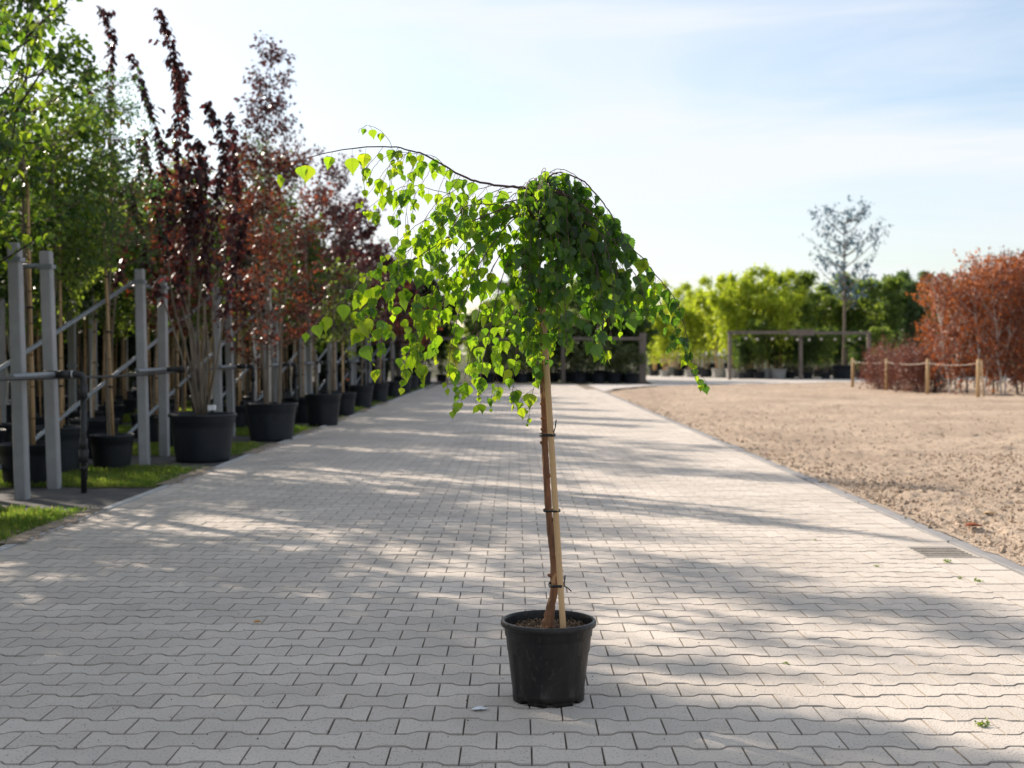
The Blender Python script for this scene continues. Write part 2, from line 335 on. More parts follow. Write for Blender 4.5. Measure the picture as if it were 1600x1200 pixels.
PITCH_D, Y0 = 0.139, 4.016
def bone(full=True, fine=True, g=0.0014, side=0):
    xs = [.1-g, .067, .058, .05, .042, .033] if fine else [.1-g, .060, .040]
    ws = [.0825, .0825, .079, .0695, .060, .0565] if fine else [.0825, .081, .058]
    xs2 = xs+[-x for x in xs[::-1]]; ws2 = ws+ws[::-1]
    gy = .0028
    top = [(x, w-gy) for x, w in zip(xs2, ws2)]
    if side == 1: top = [p for p in top if p[0] > 0]+[(g, .0565-gy)]
    if side == -1: top = [(-g, .0565-gy)]+[p for p in top if p[0] < 0]
    return np.array(top+[(x, -y) for x, y in top[::-1]])
def paver_geo(outline, ch=(0.0016, 0.0050), depth=0.012):
    c = outline.mean(axis=0); n = len(outline)
    # inset by moving each point inward in both axes
    ch = np.array(ch if isinstance(ch, tuple) else (ch, ch)); ins = outline-np.sign(outline-c)*np.minimum(ch, np.abs(outline-c)*0.5)
    V = np.vstack((np.column_stack((ins, np.zeros(n))), np.column_stack((outline, np.full(n, -.0036))), np.column_stack((outline, np.full(n, -depth)))))
    return V, n
def paver_faces(n, skirt=True):
    f = [tuple(range(n))[::-1]]
    for i in range(n):
        j = (i+1) % n; f.append((i, j, n+j, n+i))
        if skirt: f.append((n+i, n+j, 2*n+j, 2*n+i))
    return f
rs = np.random.default_rng(11)
cands = []   # (distance, kind, x, y)
row = -14
y = 0
while True:
    y = Y0+(row+0.5)*PITCH_D
    if y > 47.3: break
    if row % 2 == 0:
        for i in range(25): cands.append((0, XL+0.1+0.2*i, y))
    else:
        cands.append((1, XL, y)); cands.append((-1, XR, y))
        for i in range(24): cands.append((0, XL+0.2+0.2*i, y))
    row += 1
def inview(x, y, z=0.0, mrg=0):
    if y < 1: return False
    px, py, d = to_px((x, y, z)); return -mrg < px < 1600+mrg and -mrg < py < 1200+mrg
near = sorted([c for c in cands if inview(c[1], c[2], 0, 30)], key=lambda c: c[2])[:300]
nearset = set(near)
pm = {}
for sd_ in (0, 1, -1):
    V_, n_ = paver_geo(bone(side=sd_)); pm[sd_] = mesh_np('paver', V_, paver_faces(n_), [M['paver'], M['paveredge']], fmat=[0]+[1]*(2*n_))
for s_, x_, y_ in near:
    o = link('paver', pm[s_], pave); o.location = (x_, y_, rs.normal(0, 0.0007)); o.rotation_euler = (rs.normal(0, .004), rs.normal(0, .004), rs.normal(0, .004))
AV, AF, AR = [], [], []; cnt = 0; AM = []
for fine in (True, False):
    geo = {s_: paver_geo(bone(side=s_, fine=fine)) for s_ in (0, 1, -1)}
    for c in cands:
        if c in nearset or (c[2] < 11) != fine: continue
        V_, n_ = geo[c[0]]
        if not fine: V_ = V_[:2*n_]
        th = rs.normal(0, .004); cs, sn = math.cos(th), math.sin(th)
        Vr = V_.copy(); Vr[:, 0] = V_[:, 0]*cs-V_[:, 1]*sn; Vr[:, 1] = V_[:, 0]*sn+V_[:, 1]*cs
        Vr[:, 2] += Vr[:, 0]*rs.normal(0, .004)+Vr[:, 1]*rs.normal(0, .004)+rs.normal(0, .0007)
        Vr += (c[1], c[2], 0); AV.append(Vr)
        AF += [tuple(i+cnt for i in q) for q in paver_faces(n_, fine)]
        AR.append(np.full(len(Vr), rs.random())); cnt += len(Vr)
# rectangular border stones along both edges
def rect(hx, hy, g=0.002): return np.array([(hx-g, hy-g), (-hx+g, hy-g), (-hx+g, -hy+g), (hx-g, -hy+g)])
GR = (2.248, 2.575, 6.98, 7.38)   # drain opening
for x0, x1 in ((KL1, XL), (XR, 2.412), (2.412, KR0)):
    yy = 2.18 if x0 > 0 else 2.04
    while yy < 40:
        ln_ = 0.2
        if not (x0 > 0 and yy+ln_ > GR[2]+.01 and yy < GR[3]-.01):
            V_, n_ = paver_geo(rect((x1-x0)/2, ln_/2)); Vr = V_+((x0+x1)/2, yy+ln_/2, rs.normal(0, .0008))
            AV.append(Vr); AF += [tuple(i+cnt for i in q) for q in paver_faces(n_)]; AR.append(np.full(len(Vr), rs.random())); cnt += len(Vr)
        yy += ln_
me = mesh_np('paver_field', np.concatenate(AV), AF, [M['paver'], M['paveredge']], rnd=np.concatenate(AR), fmat=[0 if len(q) > 4 or q[0]-q[1] == 1 else 1 for q in AF])
link('paver_field', me, pave, 'stuff')
# far crossing lane: larger surface beyond where pieces can be told apart
sheet('crossing_lane', [(2.66, 38.0), (3.2, 41), (4.6, 44.5), (14, 51.5), (45, 60), (60, 75), (6, 66), (5.2, 47.35), (2.66, 47.35)], -0.003, mat('lane_concrete', (0.40, 0.375, 0.35), 0.9, (0.47, 0.44, 0.41), 1.2, spec=0.2))
# kerbs, one object per kerb stone
kb = bpy.data.objects.new('kerb', None); COL.objects.link(kb); kb['kind'] = 'structure'
def kerb_mesh(w, l, h, m='kerb'):
    V_, n_ = paver_geo(rect(w/2, l/2, 0.002), ch=0.004, depth=h+0.06); return mesh_np('kerb_stone', V_, paver_faces(n_), M[m])
kl, kr = kerb_mesh(KL1-KL0, 1.0, 0.0), kerb_mesh(KR1-KR0, 1.0, 0.0, 'kerbgrey')
for i in range(45):
    o = link('kerb_stone', kl, kb); o.location = ((KL0+KL1)/2+rs.normal(0, .003), 2.3+i, 0.010+rs.normal(0, .001)); o.rotation_euler.z = rs.normal(0, .003)
for i in range(36):
    o = link('kerb_stone', kr, kb); o.location = ((KR0+KR1)/2+rs.normal(0, .005), 1.05+i, 0.012+rs.normal(0, .002)); o.rotation_euler.z = rs.normal(0, .004)

# drain
dr = thing('drain_grate', (2.4115, 7.18, 0), 'iron drain grate with dark slots set in the paving beside the right kerb', 'drain')
b = MB(); b.box((0, 0, -0.0085), (0.318, 0.392, 0.002)); b.build('shaft', M['slotshade'], dr, smooth=False)  # flat black sheet stands in for the shade below the bars
for i in range(6):
    b = MB(); b.box((0.0, -0.150+i*0.060, -0.0018), (0.272, 0.026, 0.0085), mi=0); b.mi = [1 if j == 5 else 0 for j in range(6)]; b.build('bar', [M['slotshade'], M['iron']], dr, smooth=False)  # bar sides coloured black as slot shade, only the tops in iron
b = MB()
for s_ in (-1, 1):
    b.box((s_*0.149, 0, -0.002), (0.022, 0.394, 0.010)); b.box((0, s_*0.189, -0.002), (0.275, 0.015, 0.0095))
b.build('frame', M['iron'], dr, smooth=False)

# sand field: one graded sheet with real relief
def graded(x0, x1, y0, y1, nx, ny, px=1.7, py=1.7):
    xs = x0+(x1-x0)*np.linspace(0, 1, nx)**px; ys = y0+(y1-y0)*np.linspace(0, 1, ny)**py
    return np.meshgrid(xs, ys)
X, Y = graded(0.0, 1.0, 4.5, 53, 440, 860, 2.2, 1.9)
xl = np.where(Y < 35, 2.671, np.where(Y < 44, 2.671+(Y-35)**2*0.032, 5.25+(Y-44)*1.25))
X = xl+X*(55-xl)
fade = np.clip((X-xl)/0.35, 0, 1)
Z = (fbm(X, Y, 0.8, 3, 3)-0.5)*0.07*fade+(fbm(X, Y, 6.0, 3, 9)-0.5)*0.028*(0.25+0.75*fade)+np.maximum(fbm(X, Y, 19, 3, 5)-0.50, 0)*0.085*(0.4+0.6*fade)+0.006
ridge = np.maximum(fbm(X*1.0, Y*3.2, 1.6, 3, 21)-0.62, 0)*0.12*fade; Z = Z+ridge
ny, nx = X.shape; idx = np.arange(nx*ny).reshape(ny, nx)
Fq = np.stack((idx[:-1, :-1], idx[:-1, 1:], idx[1:, 1:], idx[1:, :-1]), axis=-1).reshape(-1, 4)
link('sand_field', mesh_np('sand_field', np.stack((X, Y, Z), -1).reshape(-1, 3), Fq, M['sand'], smooth=True), None, 'structure')
# clods
cl = MB(); rc = np.random.default_rng(5)
ICO = [(0, 0, 1), (.9, 0, .2), (.3, .85, .25), (-.7, .5, .2), (-.7, -.5, .25), (.3, -.85, .2), (0, 0, -.5)]
IF = [(0, 1, 2), (0, 2, 3), (0, 3, 4), (0, 4, 5), (0, 5, 1), (6, 2, 1), (6, 3, 2), (6, 4, 3), (6, 5, 4), (6, 1, 5)]
for i in range(17000):
    yy = 5.0+22*rc.random()**1.5; xx = 2.68+9*rc.random()**1.6
    if i > 8000: yy = 5.0+9*rc.random()**1.2; xx = 2.70+3.6*rc.random()**1.2
    if i < 500: xx = 2.62+abs(rc.normal(0, .12)); yy = 5+26*rc.random()
    s_ = 0.004+0.018*rc.random()**3.5
    if rc.random() < 0.012: s_ *= 1.8
    V_ = np.array(ICO)*s_*(0.6+0.8*rc.random((7, 3))); cl.add(V_+(xx, yy, 0.018 if xx > 2.75 else 0.012), IF)
cl.build('soil_clods', M['clod'], None, smooth=False, kind='stuff')

sp = [(2.72, 4.6)]+[(2.672-abs(rc.normal(0, .010))-(.03 if rc.random() < .08 else 0), 4.6+i*.11) for i in range(280)]+[(2.72, 35.4)]
me = mesh_np('sand_spill', [(x, y, .0135) for x, y in sp], [tuple(range(len(sp)))], M['sand']); link('sand_spill', me, None, 'stuff')
# left nursery ground
sheet('nursery_ground', [(-40, -2), (KL0, -2), (KL0, 60), (-40, 60)], -0.010, M['cloth'])
PER = 3.35
def edge_jit(x0, y0, x1, y1, n, rng, a=.06):
    p = []
    for i in range(n):
        t = i/n
        p.append((x0+(x1-x0)*t+rng.normal(0, a*0.3), y0+(y1-y0)*t+rng.normal(0, a)))
    return p
rg = np.random.default_rng(77)
GP, GA, GN, GS, GR_ = [], [], [], [], []
for k in range(-2, 12):
    ya, yb = 7.35+PER*k, 9.15+PER*k
    poly = edge_jit(KL0+0.03, ya, -7.5, ya+.1, 30, rg)+[(-7.5, yb)]+edge_jit(-7.5, yb, KL0-0.0, yb-.05, 40, rg)
    sheet('turf_strip', poly, -0.004, M['turf'])
    wid = min(4.5, max(1.2, 0.42*(yb+0.5)-2.9))
    dens = 4200 if k < 2 else (2400 if k < 5 else 1100)
    nb = int(min(dens*wid*(yb-ya), 26000)); 
    xx = KL0-rg.random(nb)*wid; yy = ya+(yb-ya)*rg.random(nb)
    # worn near the kerb, ragged outline
    keep = (rg.random(nb) < np.clip((KL0-xx-0.02)/0.35+fbm(xx, yy, 2.5, 2, 4)-0.5, 0.10, 1))
    xx, yy = xx[keep], yy[keep]; nb = len(xx)
    clump = fbm(xx, yy, 3.0, 2, 8)
    GP.append(np.stack((xx, yy, np.full(nb, -0.004)), -1))
    ax = np.stack((rg.normal(0, .35, nb), rg.normal(0, .35, nb), np.full(nb, 1.0)), -1); GA.append(ax)
    GN.append(np.stack((rg.normal(0, 1, nb), -1+rg.normal(0, .5, nb), rg.normal(0, .2, nb)), -1))
    sc = 1.0 if k < 3 else 1.6
    GS.append((0.02+0.05*clump*rg.random(nb)+0.015*rg.random(nb))*sc); GR_.append(np.clip(rg.random(nb)*.6+(1-np.clip((KL0-xx)/0.5, 0, 1))*.4, 0, .99))
BL_V = np.array([(-0.06, 0, 0), (0.06, 0, 0), (0.05, .6, .05), (-0.03, 1, .22)]); BL_F = np.array([(0, 1, 2), (0, 2, 3)])
leaf_cloud('grass', np.concatenate(GP), np.concatenate(GA), np.concatenate(GN), np.concatenate(GS), M['grass'], BL_V, BL_F, rnd=np.concatenate(GR_))
# soil crumbs washed over the kerb in front of each turf strip
sm = MB()
for i in range(2600):
    k = rc.integers(-1, 7); yy = 7.4+PER*k+1.7*rc.random(); xx = -2.95+rc.normal(0, .055)
    s_ = 0.003+0.008*rc.random()**2
    sm.add(np.array(ICO)*s_*(0.7+0.6*rc.random((7, 3)))*(1.6, 1.6, .6)+(xx, yy, 0.011), IF)
sm.build('spilled_soil', M['clod'], None, smooth=False, kind='stuff')
for k in range(-1, 7):
    poly = edge_jit(-3.05, 7.4+PER*k, -3.05, 9.1+PER*k, 2, rg, 0)+[]
    a_ = [( -3.04, 7.40+PER*k)]+[(-2.925+rg.normal(0, .016), 7.42+PER*k+1.65*t) for t in np.linspace(0, 1, 26)]+[(-3.04, 9.10+PER*k)]
    sheet('soil_spill', a_, 0.0145, M['spill'], 'stuff')
# --SPLIT1--
# ------------------------------------------------------------------ pots
def pot_mesh(b, r, h, k=48, ribs=0, feet=False):
    """tapering nursery pot: outside, lip, inside down to the soil line"""
    rb = r*0.78
    prof = [(0.0, .012), (rb*.9, .012), (rb, 0.0), (rb*1.005, h*.05)]
    prof += [(rb+(r*.925-rb)*t, h*t*0.80) for t in (.1, .35, .6, .85, 1.0)]
    prof += [(r*.945, h*.815), (r*.96, h*.93), (r*.965, h*.945)]
    def mod(i, a):
        if ribs and 4 <= i <= 7: return 1-0.02*(0.5+0.5*math.tanh(6*(math.cos(a*ribs)-0.55)))
        return 1
    b.lathe(prof, k, mod=mod)
def rim_mesh(b, r, h, k=48):
    b.lathe([(r*.93, h*.93), (r*.985, h*.93), (r, h*.945), (r, h*.985), (r*.99, h*.998), (r*.965, h), (r*.945, h*.99), (r*.935, h*.93), (r*.87, h*.55)], k)

# ------------------------------------------------------------------ the potted weeping birch
D0 = 4.12
rb_ = np.random.default_rng(2024)
bx0 = W(857, 1092, D0)[0]
birch = thing('weeping_birch', (bx0, D0, 0), 'young weeping birch tied to a cane in a black pot alone on the road', 'potted tree')
base = np.array((bx0, D0, 0.0))
def P3(x, y, dz=0.0): return W(x, y, D0+dz)-base
# pot with notched foot
b = MB(); r_, h_ = 0.150, 0.262
prof = [(0.0, .02), (.108, .02), (.109, 0.012), (.117, .012), (.1175, .03)]
b.lathe(prof+[(.1175+(.138-.1175)*t, .03+(.205-.03)*t) for t in (.02, .3, .6, .9, 1)]+[(.1415, .209), (.1445, .238), (.1455, .241)], 96,
        mod=lambda i, a: (1-0.022*(0.5+0.5*math.tanh(5*(math.cos(a*8+.9)-0.62)))) if 5 <= i <= 9 else 1)
for q in range(8):       # feet between the drain notches
    a0 = q*math.pi/4+.15; V_ = []
    for j in range(9):
        a = a0+j/8*0.56
        for rr in (.107, .1165):
            for zz in (0.0, .0125): V_.append((rr*math.cos(a), rr*math.sin(a), zz))
    f_ = []
    for j in range(8):
        o_ = j*4; f_ += [(o_, o_+4, o_+6, o_+2), (o_+2, o_+6, o_+7, o_+3), (o_, o_+1, o_+5, o_+4)]
    f_ += [(0, 2, 3, 1), (32, 33, 35, 34)]; b.add(V_, f_)
pot = b.build('pot', M['pot'], birch)
b = MB(); b.lathe([(.1435, .240), (.1535, .2405), (.1555, .244), (.1555, .253), (.1525, .258), (.147, .2595), (.1435, .257), (.142, .249), (.139, .21), (.134, .16)], 96); b.build('rim', M['pot'], pot)
# soil
n_ = 40; gx, gy = np.meshgrid(np.linspace(-1, 1, n_), np.linspace(-1, 1, n_)); rr = np.maximum(np.abs(gx), np.abs(gy)); ll = np.sqrt(gx**2+gy**2)+1e-6
ux, uy = gx*rr/ll*.1385, gy*rr/ll*.1385
uz = .222+0.008*fbm(ux+5, uy+5, 60, 3, 2)+0.012*np.exp(-((ux+.005)**2+(uy)**2)/.0016)+0.006*np.exp(-((ux-.06)**2+uy**2)/.002)
idx = np.arange(n_*n_).reshape(n_, n_); Fq = np.stack((idx[:-1, :-1], idx[:-1, 1:], idx[1:, 1:], idx[1:, :-1]), -1).reshape(-1, 4)
link('soil', mesh_np('soil', np.stack((ux, uy, uz), -1).reshape(-1, 3), Fq, M['soil'], smooth=True), birch)
b = MB()
for i in range(520):
    a = rb_.random()*6.28; q = .134*math.sqrt(rb_.random()); c = np.array((q*math.cos(a), q*math.sin(a), .230+.004*rb_.random()))
    if rb_.random() < .75:
        s_ = .0018+.004*rb_.random(); b.add(np.array(ICO)*s_*(.6+.8*rb_.random((7, 3)))+c, IF)
    else:
        d = rb_.normal(0, 1, 3)*(1, 1, .5); d /= np.linalg.norm(d); l_ = .006+.012*rb_.random(); b.tube([c-d*l_, c+d*l_+(0, 0, .003)], .0007, 3)
b.build('bark_mulch', M['chip'], birch, kind='stuff')
# trunk
TP = [(855, 985, 0), (857, 970, 0), (861, 945, 0), (865.5, 922, 0), (864, 862, .004), (857.5, 802, .0), (853, 730, .002), (851.5, 700, 0), (851, 663, .004), (849, 620, .0), (847, 560, 0), (844, 480, 0), (841, 410, 0), (839, 360, 0), (838, 325, 0), (836, 300, 0)]
TR = [.024, .019, .0135, .0125, .0122, .0116, .0112, .0108, .0104, .010, .0095, .009, .0085, .008, .0065, .004]
pp = spline([P3(x, y_, d) for x, y_, d in TP], 90); rr = np.interp(np.linspace(0, 1, 90), np.linspace(0, 1, len(TR)), TR)
b = MB(); b.tube(pp, rr*(1+.05*rb_.normal(0, 1, 90)), 12, lump=.10, rng=rb_)
for (x, y_), s_ in (((848, 632), -1), ((849, 655), -1), ((849, 672), -1), ((848, 693), -1), ((853, 705), 1), ((858, 744), 1), ((866, 812), 1), ((866, 870), 1), ((860, 900), -1)):   # pruned knots
    c = P3(x, y_, -.003); b.tube([c-(s_*.004, 0, 0), c+(s_*.004, -.002, .003), c+(s_*.008, -.004, .005)], [.007, .0055, .004], 8)
for a in range(6):    # root flare
    t = a*1.05+.3; b.tube([np.array((P3(857, 960)[0], 0, .245)), P3(857, 978)+(.014*math.cos(t), .014*math.sin(t), 0), np.array((P3(857, 978)[0]+.034*math.cos(t), .034*math.sin(t), .228))], [.010, .009, .004], 6)
b.build('trunk', M['bark'], birch)
# cane
c0, c1 = P3(880, 982, -.055), P3(845.5, 440, -.018); axis = c1-c0
b = MB()
ts = [0, .12, .121]; nodes = [.215, .475, .70, .90]
tt = sorted([0, 1]+[n+d for n in nodes for d in (-.008, 0, .008)]); rad = [.0104*(1.10 if any(abs(t-n) < .001 for n in nodes) else 1) for t in tt]
b.tube([c0+axis*t for t in tt], rad, 8, square=True)
ck = b.build('cane', M['bamboo'], birch, smooth=False)
for n in nodes:
    b = MB()
    for d_ in (-.0055, .004): b.tube([c0+axis*(n+d_-.0007), c0+axis*(n+d_+.0007)], .0098, 8)
    b.build('node_ring', M['node'], ck)
# ties
for y_, tails in ((680, [((864, 680), (869, 656))]), (798, []), (913, [((880, 914), (883, 899)), ((880, 914), (893, 924))])):
    xc = np.interp(y_, [t[1] for t in TP][::-1], [t[0] for t in TP][::-1]); xk = 880+(845.5-880)*(982-y_)/(982-440)
    L0, R0 = P3(xc-7.5, y_), P3(xk+6.2, y_-1, -.03)
    b = MB()
    for dz_ in ((0, .0022, -.0022) if y_ != 798 else (0, .0018)):
        loop = []; cz = -.055+.037*(982-y_)/542-.0125; yc_, yh_ = (.0135+cz)/2, (.0135-cz)/2
        for j in range(17):
            a = 2*math.pi*j/16; c = (L0+R0)/2; hx = (R0[0]-L0[0])/2+.001; e = abs(math.cos(a))**.7*(1 if math.cos(a) > 0 else -1)
            loop.append((c[0]+hx*e, yc_+yh_*math.sin(a), c[2]+dz_+.001*math.sin(3*a)))
        b.tube(loop, .0025, 6, cap=False)
    for p0, p1 in tails: b.tube([P3(*p0, -.035), P3((p0[0]+p1[0])/2+1, (p0[1]+p1[1])/2, -.045), P3(*p1, -.05)], [.0017, .0019, .0021], 5)
    b.build('tie', M['tie'], birch)

# branches: (control points in photo pixels + depth), start radius, leafing
def BR(pts, dz0, dz1, r0=.0028, lf=(0.15, 1.0), sp=.030, big=1.0, yng=.12):
    return dict(p=pts, d=(dz0, dz1), r0=r0, lf=lf, sp=sp, big=big, yng=yng)
branches = [
 BR([(836, 302), (822, 294), (800, 291), (768, 288), (738, 281), (712, 270), (690, 256), (665, 243), (640, 235), (612, 229), (560, 230.5), (525, 236), (500, 241), (475, 249), (452, 262), (438, 270)], 0, -.12, .0046, (.25, .62), .036, 1.0, .3),
 BR([(612, 229), (606, 216), (592, 203), (574, 196), (562, 202), (560, 207)], -.07, -.10, .0011, (2, 2), .03, .6, .8),
 BR([(693, 258), (683, 247), (668, 242), (645, 240), (622, 237)], -.04, -.08, .0013, (.3, 1), .028, .9, .3),
 BR([(800, 300), (742, 312), (690, 300), (640, 290), (605, 303), (585, 318), (571, 328)], .05, .14, .0018, (.1, .86), .034, .9, .3),
 BR([(642, 237), (622, 247), (600, 268), (580, 298), (563, 318)], -.08, -.04, .0012, (.2, .7), .036, .8, .5),
 BR([(625, 235), (603, 244), (588, 257), (578, 275), (577, 283)], -.08, -.13, .001, (.8, 1), .04, .6, .5),
 BR([(741, 284), (715, 295), (690, 310), (672, 330), (655, 360), (648, 390)], -.03, -.1, .0016, (.15, 1), .026),
 BR([(768, 290), (740, 300), (720, 330), (700, 370), (692, 410)], 0, .1, .0016, (.2, 1), .026),
 BR([(836, 306), (780, 318), (730, 322), (680, 352), (640, 390), (600, 410), (562, 428)], .0, .05, .003, (.1, 1), .024, 1.0, .3),
 BR([(836, 312), (790, 325), (740, 345), (690, 378), (640, 410), (590, 438), (545, 462), (512, 488), (480, 516)], .0, -.14, .0034, (.08, .72), .024, 1.0, .3),
 BR([(650, 402), (625, 420), (598, 450), (580, 490), (577, 535), (588, 580)], -.08, -.12, .0016, (.15, .6), .034, 1.1, .5),
 BR([(700, 330), (670, 340), (640, 360), (615, 385), (600, 400)], -.02, -.1, .0018, (.1, 1), .024),
 BR([(838, 318), (790, 345), (740, 385), (700, 425), (672, 465), (650, 520), (636, 560), (626, 603)], .02, -.10, .003, (.15, .97), .022, 1.0, .3),
 BR([(838, 322), (785, 350), (730, 400), (700, 450), (680, 510), (668, 555), (660, 595)], .04, .1, .0028, (.15, .97), .022, 1.0, .3),
 BR([(839, 325), (800, 345), (760, 395), (730, 450), (712, 510), (702, 560), (698, 603)], .0, -.16, .0028, (.15, .97), .022),
 BR([(839, 330), (800, 370), (765, 430), (745, 500), (730, 570), (720, 625)], .02, .06, .0026, (.12, .97), .022, 1.0, .2),
 BR([(839, 335), (805, 380), (780, 450), (765, 520), (752, 580), (747, 618)], .0, -.14, .0026, (.12, .97), .022, 1.0, .2),
 BR([(840, 340), (812, 390), (796, 460), (785, 530), (772, 590), (767, 636)], .04, .10, .0024, (.12, .97), .022, 1.0, .2),
 BR([(840, 345), (822, 400), (812, 480), (806, 550), (802, 600), (799, 628)], .0, -.10, .0024, (.12, .97), .022, 1.0, .2),
 BR([(841, 360), (835, 420), (838, 500), (840, 570), (832, 615), (824, 661)], .0, -.09, .0022, (.12, .86), .022, 1.0, .2),
 BR([(838, 300), (842, 283), (846, 272), (849, 262), (853, 266), (847, 285), (840, 310), (836, 340)], -.02, -.12, .0014, (.35, 1), .024, .85, .2),
 BR([(838, 302), (850, 282), (872, 270), (895, 275), (912, 284), (926, 297), (944, 319), (958, 340), (970, 362), (985, 385), (1003, 402), (1024, 428), (1042, 450), (1055, 468), (1066, 497), (1074, 530), (1080, 565), (1094, 597)], 0, -.05, .0030, (.04, .97), .019, 1.05, .22),
 BR([(839, 305), (870, 288), (905, 300), (940, 330), (975, 375), (1003, 415), (1025, 455), (1037, 492)], .02, .12, .003, (.1, 1), .02, 1.1, .05),
 BR([(839, 308), (875, 300), (915, 325), (950, 365), (980, 410), (1003, 450), (1012, 492)], 0, -.14, .003, (.1, 1), .02, 1.05, .05),
 BR([(839, 312), (870, 305), (905, 335), (935, 380), (955, 430), (965, 480), (968, 515)], .03, .16, .003, (.1, 1), .02, 1.05, .1),
 BR([(839, 312), (868, 312), (896, 340), (922, 390), (938, 440), (942, 500), (934, 548)], 0, -.20, .003, (.1, .97), .021, 1.05, .12),
 BR([(840, 316), (862, 315), (885, 350), (900, 400), (910, 450), (918, 490)], .03, .2, .003, (.1, 1), .02, 1.0, .1),
 BR([(840, 320), (856, 325), (870, 370), (880, 430), (884, 500), (887, 548)], 0, -.22, .003, (.1, .97), .021, 1.0, .12),
 BR([(840, 325), (850, 335), (858, 380), (862, 440), (864, 500), (866, 545)], .02, .15, .0024, (.1, 1), .022, 1.0, .1),
]
# the inner curtain of the crown: whips that rise from the graft, arch over and hang, all round
env_x = [560, 600, 640, 700, 760, 800, 830, 860, 880, 900, 930, 960, 1000, 1040, 1060]
env_b = [440, 480, 540, 585, 600, 580, 560, 530, 505, 490, 515, 500, 480, 490, 500]
env_t = [405, 365, 348, 345, 345, 325, 292, 270, 276, 288, 312, 350, 405, 455, 480]
NW = 35
for i in range(NW):
    xt = rb_.uniform(858, 1030) if i < 19 else (rb_.uniform(815, 872) if i < 32 else rb_.uniform(575, 700))
    hb = np.interp(xt, env_x, env_b); ht = np.interp(xt, env_x, env_t)
    top = ht+rb_.random()**1.5*.5*(hb-ht)+8; bot = hb-rb_.random()**1.4*.5*(hb-ht); bot = max(bot, top+50)
    side = (xt-838); ys = 285+50*rb_.random(); dz = rb_.uniform(-.27, .27)*(1-min(1, abs(side)/420))
    mid = (838+side*.45, min(ys, top-6)-12+12*abs(side)/200); 
    branches.append(BR([(838, ys+15), (838+side*.2, ys-5+rb_.uniform(-4, 6)), (838+side*.55, ys+(top-ys)*.4), (838+side*.86, top+10), (xt, top+(bot-top)*.45), (xt+rb_.normal(0, 6), bot)], .0, dz, .0020, (.14, 1), .023 if xt > 860 else .028, 1.0, .06))

for j_, (x_, w_) in enumerate(((600, 70), (622, 110), (640, 60), (660, 130), (681, 90), (700, 140), (720, 80), (742, 120), (765, 60), (785, 90), (652, 180), (712, 200))):   # strands hanging from the long left limb
    y_ = np.interp(x_, [590, 612, 640, 665, 690, 712, 738, 768, 800], [228, 229, 235, 243, 256, 270, 281, 288, 291])
    branches.append(BR([(x_, y_), (x_-14, y_+w_*.25), (x_-22-rb_.uniform(0, 12), y_+w_*.6), (x_-26-rb_.uniform(0, 16), y_+w_)], -.08*(800-x_)/200, -.08*(800-x_)/200+rb_.uniform(-.08, .1), .0011, (.12, 1), .043, .92, .25))
for x_, y_, b_ in ((560, 430, 500), (585, 400, 520), (605, 405, 540), (628, 395, 560), (650, 400, 575), (675, 380, 560)):                 # and from the lower left limb
    branches.append(BR([(x_+14, y_-8), (x_+4, y_+14), (x_, (y_+b_)/2), (x_+rb_.normal(0, 8), b_)], -.1, rb_.uniform(-.16, .06), .0012, (.1, 1), .040, 1.0, .35))
for p_ in ([(838, 315), (842, 290), (852, 272), (872, 272), (890, 288), (902, 312)], [(838, 315), (846, 285), (864, 266), (884, 266), (905, 280), (925, 305), (938, 335)], [(838, 318), (838, 290), (832, 278), (822, 290), (812, 318)],
           [(838, 315), (848, 288), (868, 280), (892, 292), (915, 318), (930, 350)], [(838, 312), (844, 280), (848, 268), (856, 272), (862, 296), (864, 330)]):
    branches.append(BR(p_, -.01, rb_.uniform(-.12, .1), .0018, (.25, 1), .017, .92, .12))
for i in range(14):
    a = rb_.uniform(-40, 58); branches.append(BR([(838, 318), (838+a*.3, 292+abs(a)*.10), (838+a*.8, 278+abs(a)*.42), (838+a*1.25, 318+abs(a)*.4)], .0, rb_.uniform(-.2, .2), .0016, (.3, 1), .020, .85, .12))

half = [(.00, .0), (.10, -.01), (.20, .02), (.30, .06), (.36, .12), (.44, .19), (.40, .22), (.455, .30), (.445, .345), (.385, .36), (.415, .43), (.375, .48), (.315, .48), (.33, .56), (.275, .61), (.225, .60), (.225, .69), (.165, .73), (.135, .72), (.12, .80), (.08, .85), (.05, .92), (.02, .99), (0, 1.10)]
BLV = [(0, y_, -.03*math.sin(y_*3)) for y_ in (0.0, .33, .66, 1.03)]
def bl_z(x, y_): return .11*x-.05*y_*y_-.22*x*x+.015*math.sin(9*y_)*(x > .2)
V_ = []; 
mid_i = []
for q, yy in enumerate((0, .22, .44, .66, .86, 1.03)): mid_i.append(len(V_)); V_.append((0, yy, bl_z(0, yy)))
ri, li = [], []
for x, yy in half[1:-1]: ri.append(len(V_)); V_.append((x, yy, bl_z(x, yy)))
for x, yy in half[1:-1]: li.append(len(V_)); V_.append((-x*.98, yy+.01*math.sin(yy*20), bl_z(x, yy)-.01))
F_ = []
def zip_side(edge, flip):
    e = [mid_i[0]]+edge+[mid_i[-1]]; j = 0
    for a, b_ in zip(e[:-1], e[1:]):
        ya = V_[b_][1]
        while j < 4 and V_[mid_i[j+1]][1] < ya-.06:
            t = (mid_i[j], a, mid_i[j+1]); 
            if len(set(t)) == 3: F_.append(t[::-1] if flip else t)
            j += 1
        t = (mid_i[j], a, b_)
        if len(set(t)) == 3: F_.append(t[::-1] if flip else t)
    while j < 5:
        t = (mid_i[j], e[-2], mid_i[j+1])
        if len(set(t)) == 3: F_.append(t[::-1] if flip else t)
        j += 1
zip_side(ri, False); zip_side(li, True)
BLV = np.array(V_)*(1.0, 1, 1); BLF = np.array(F_)

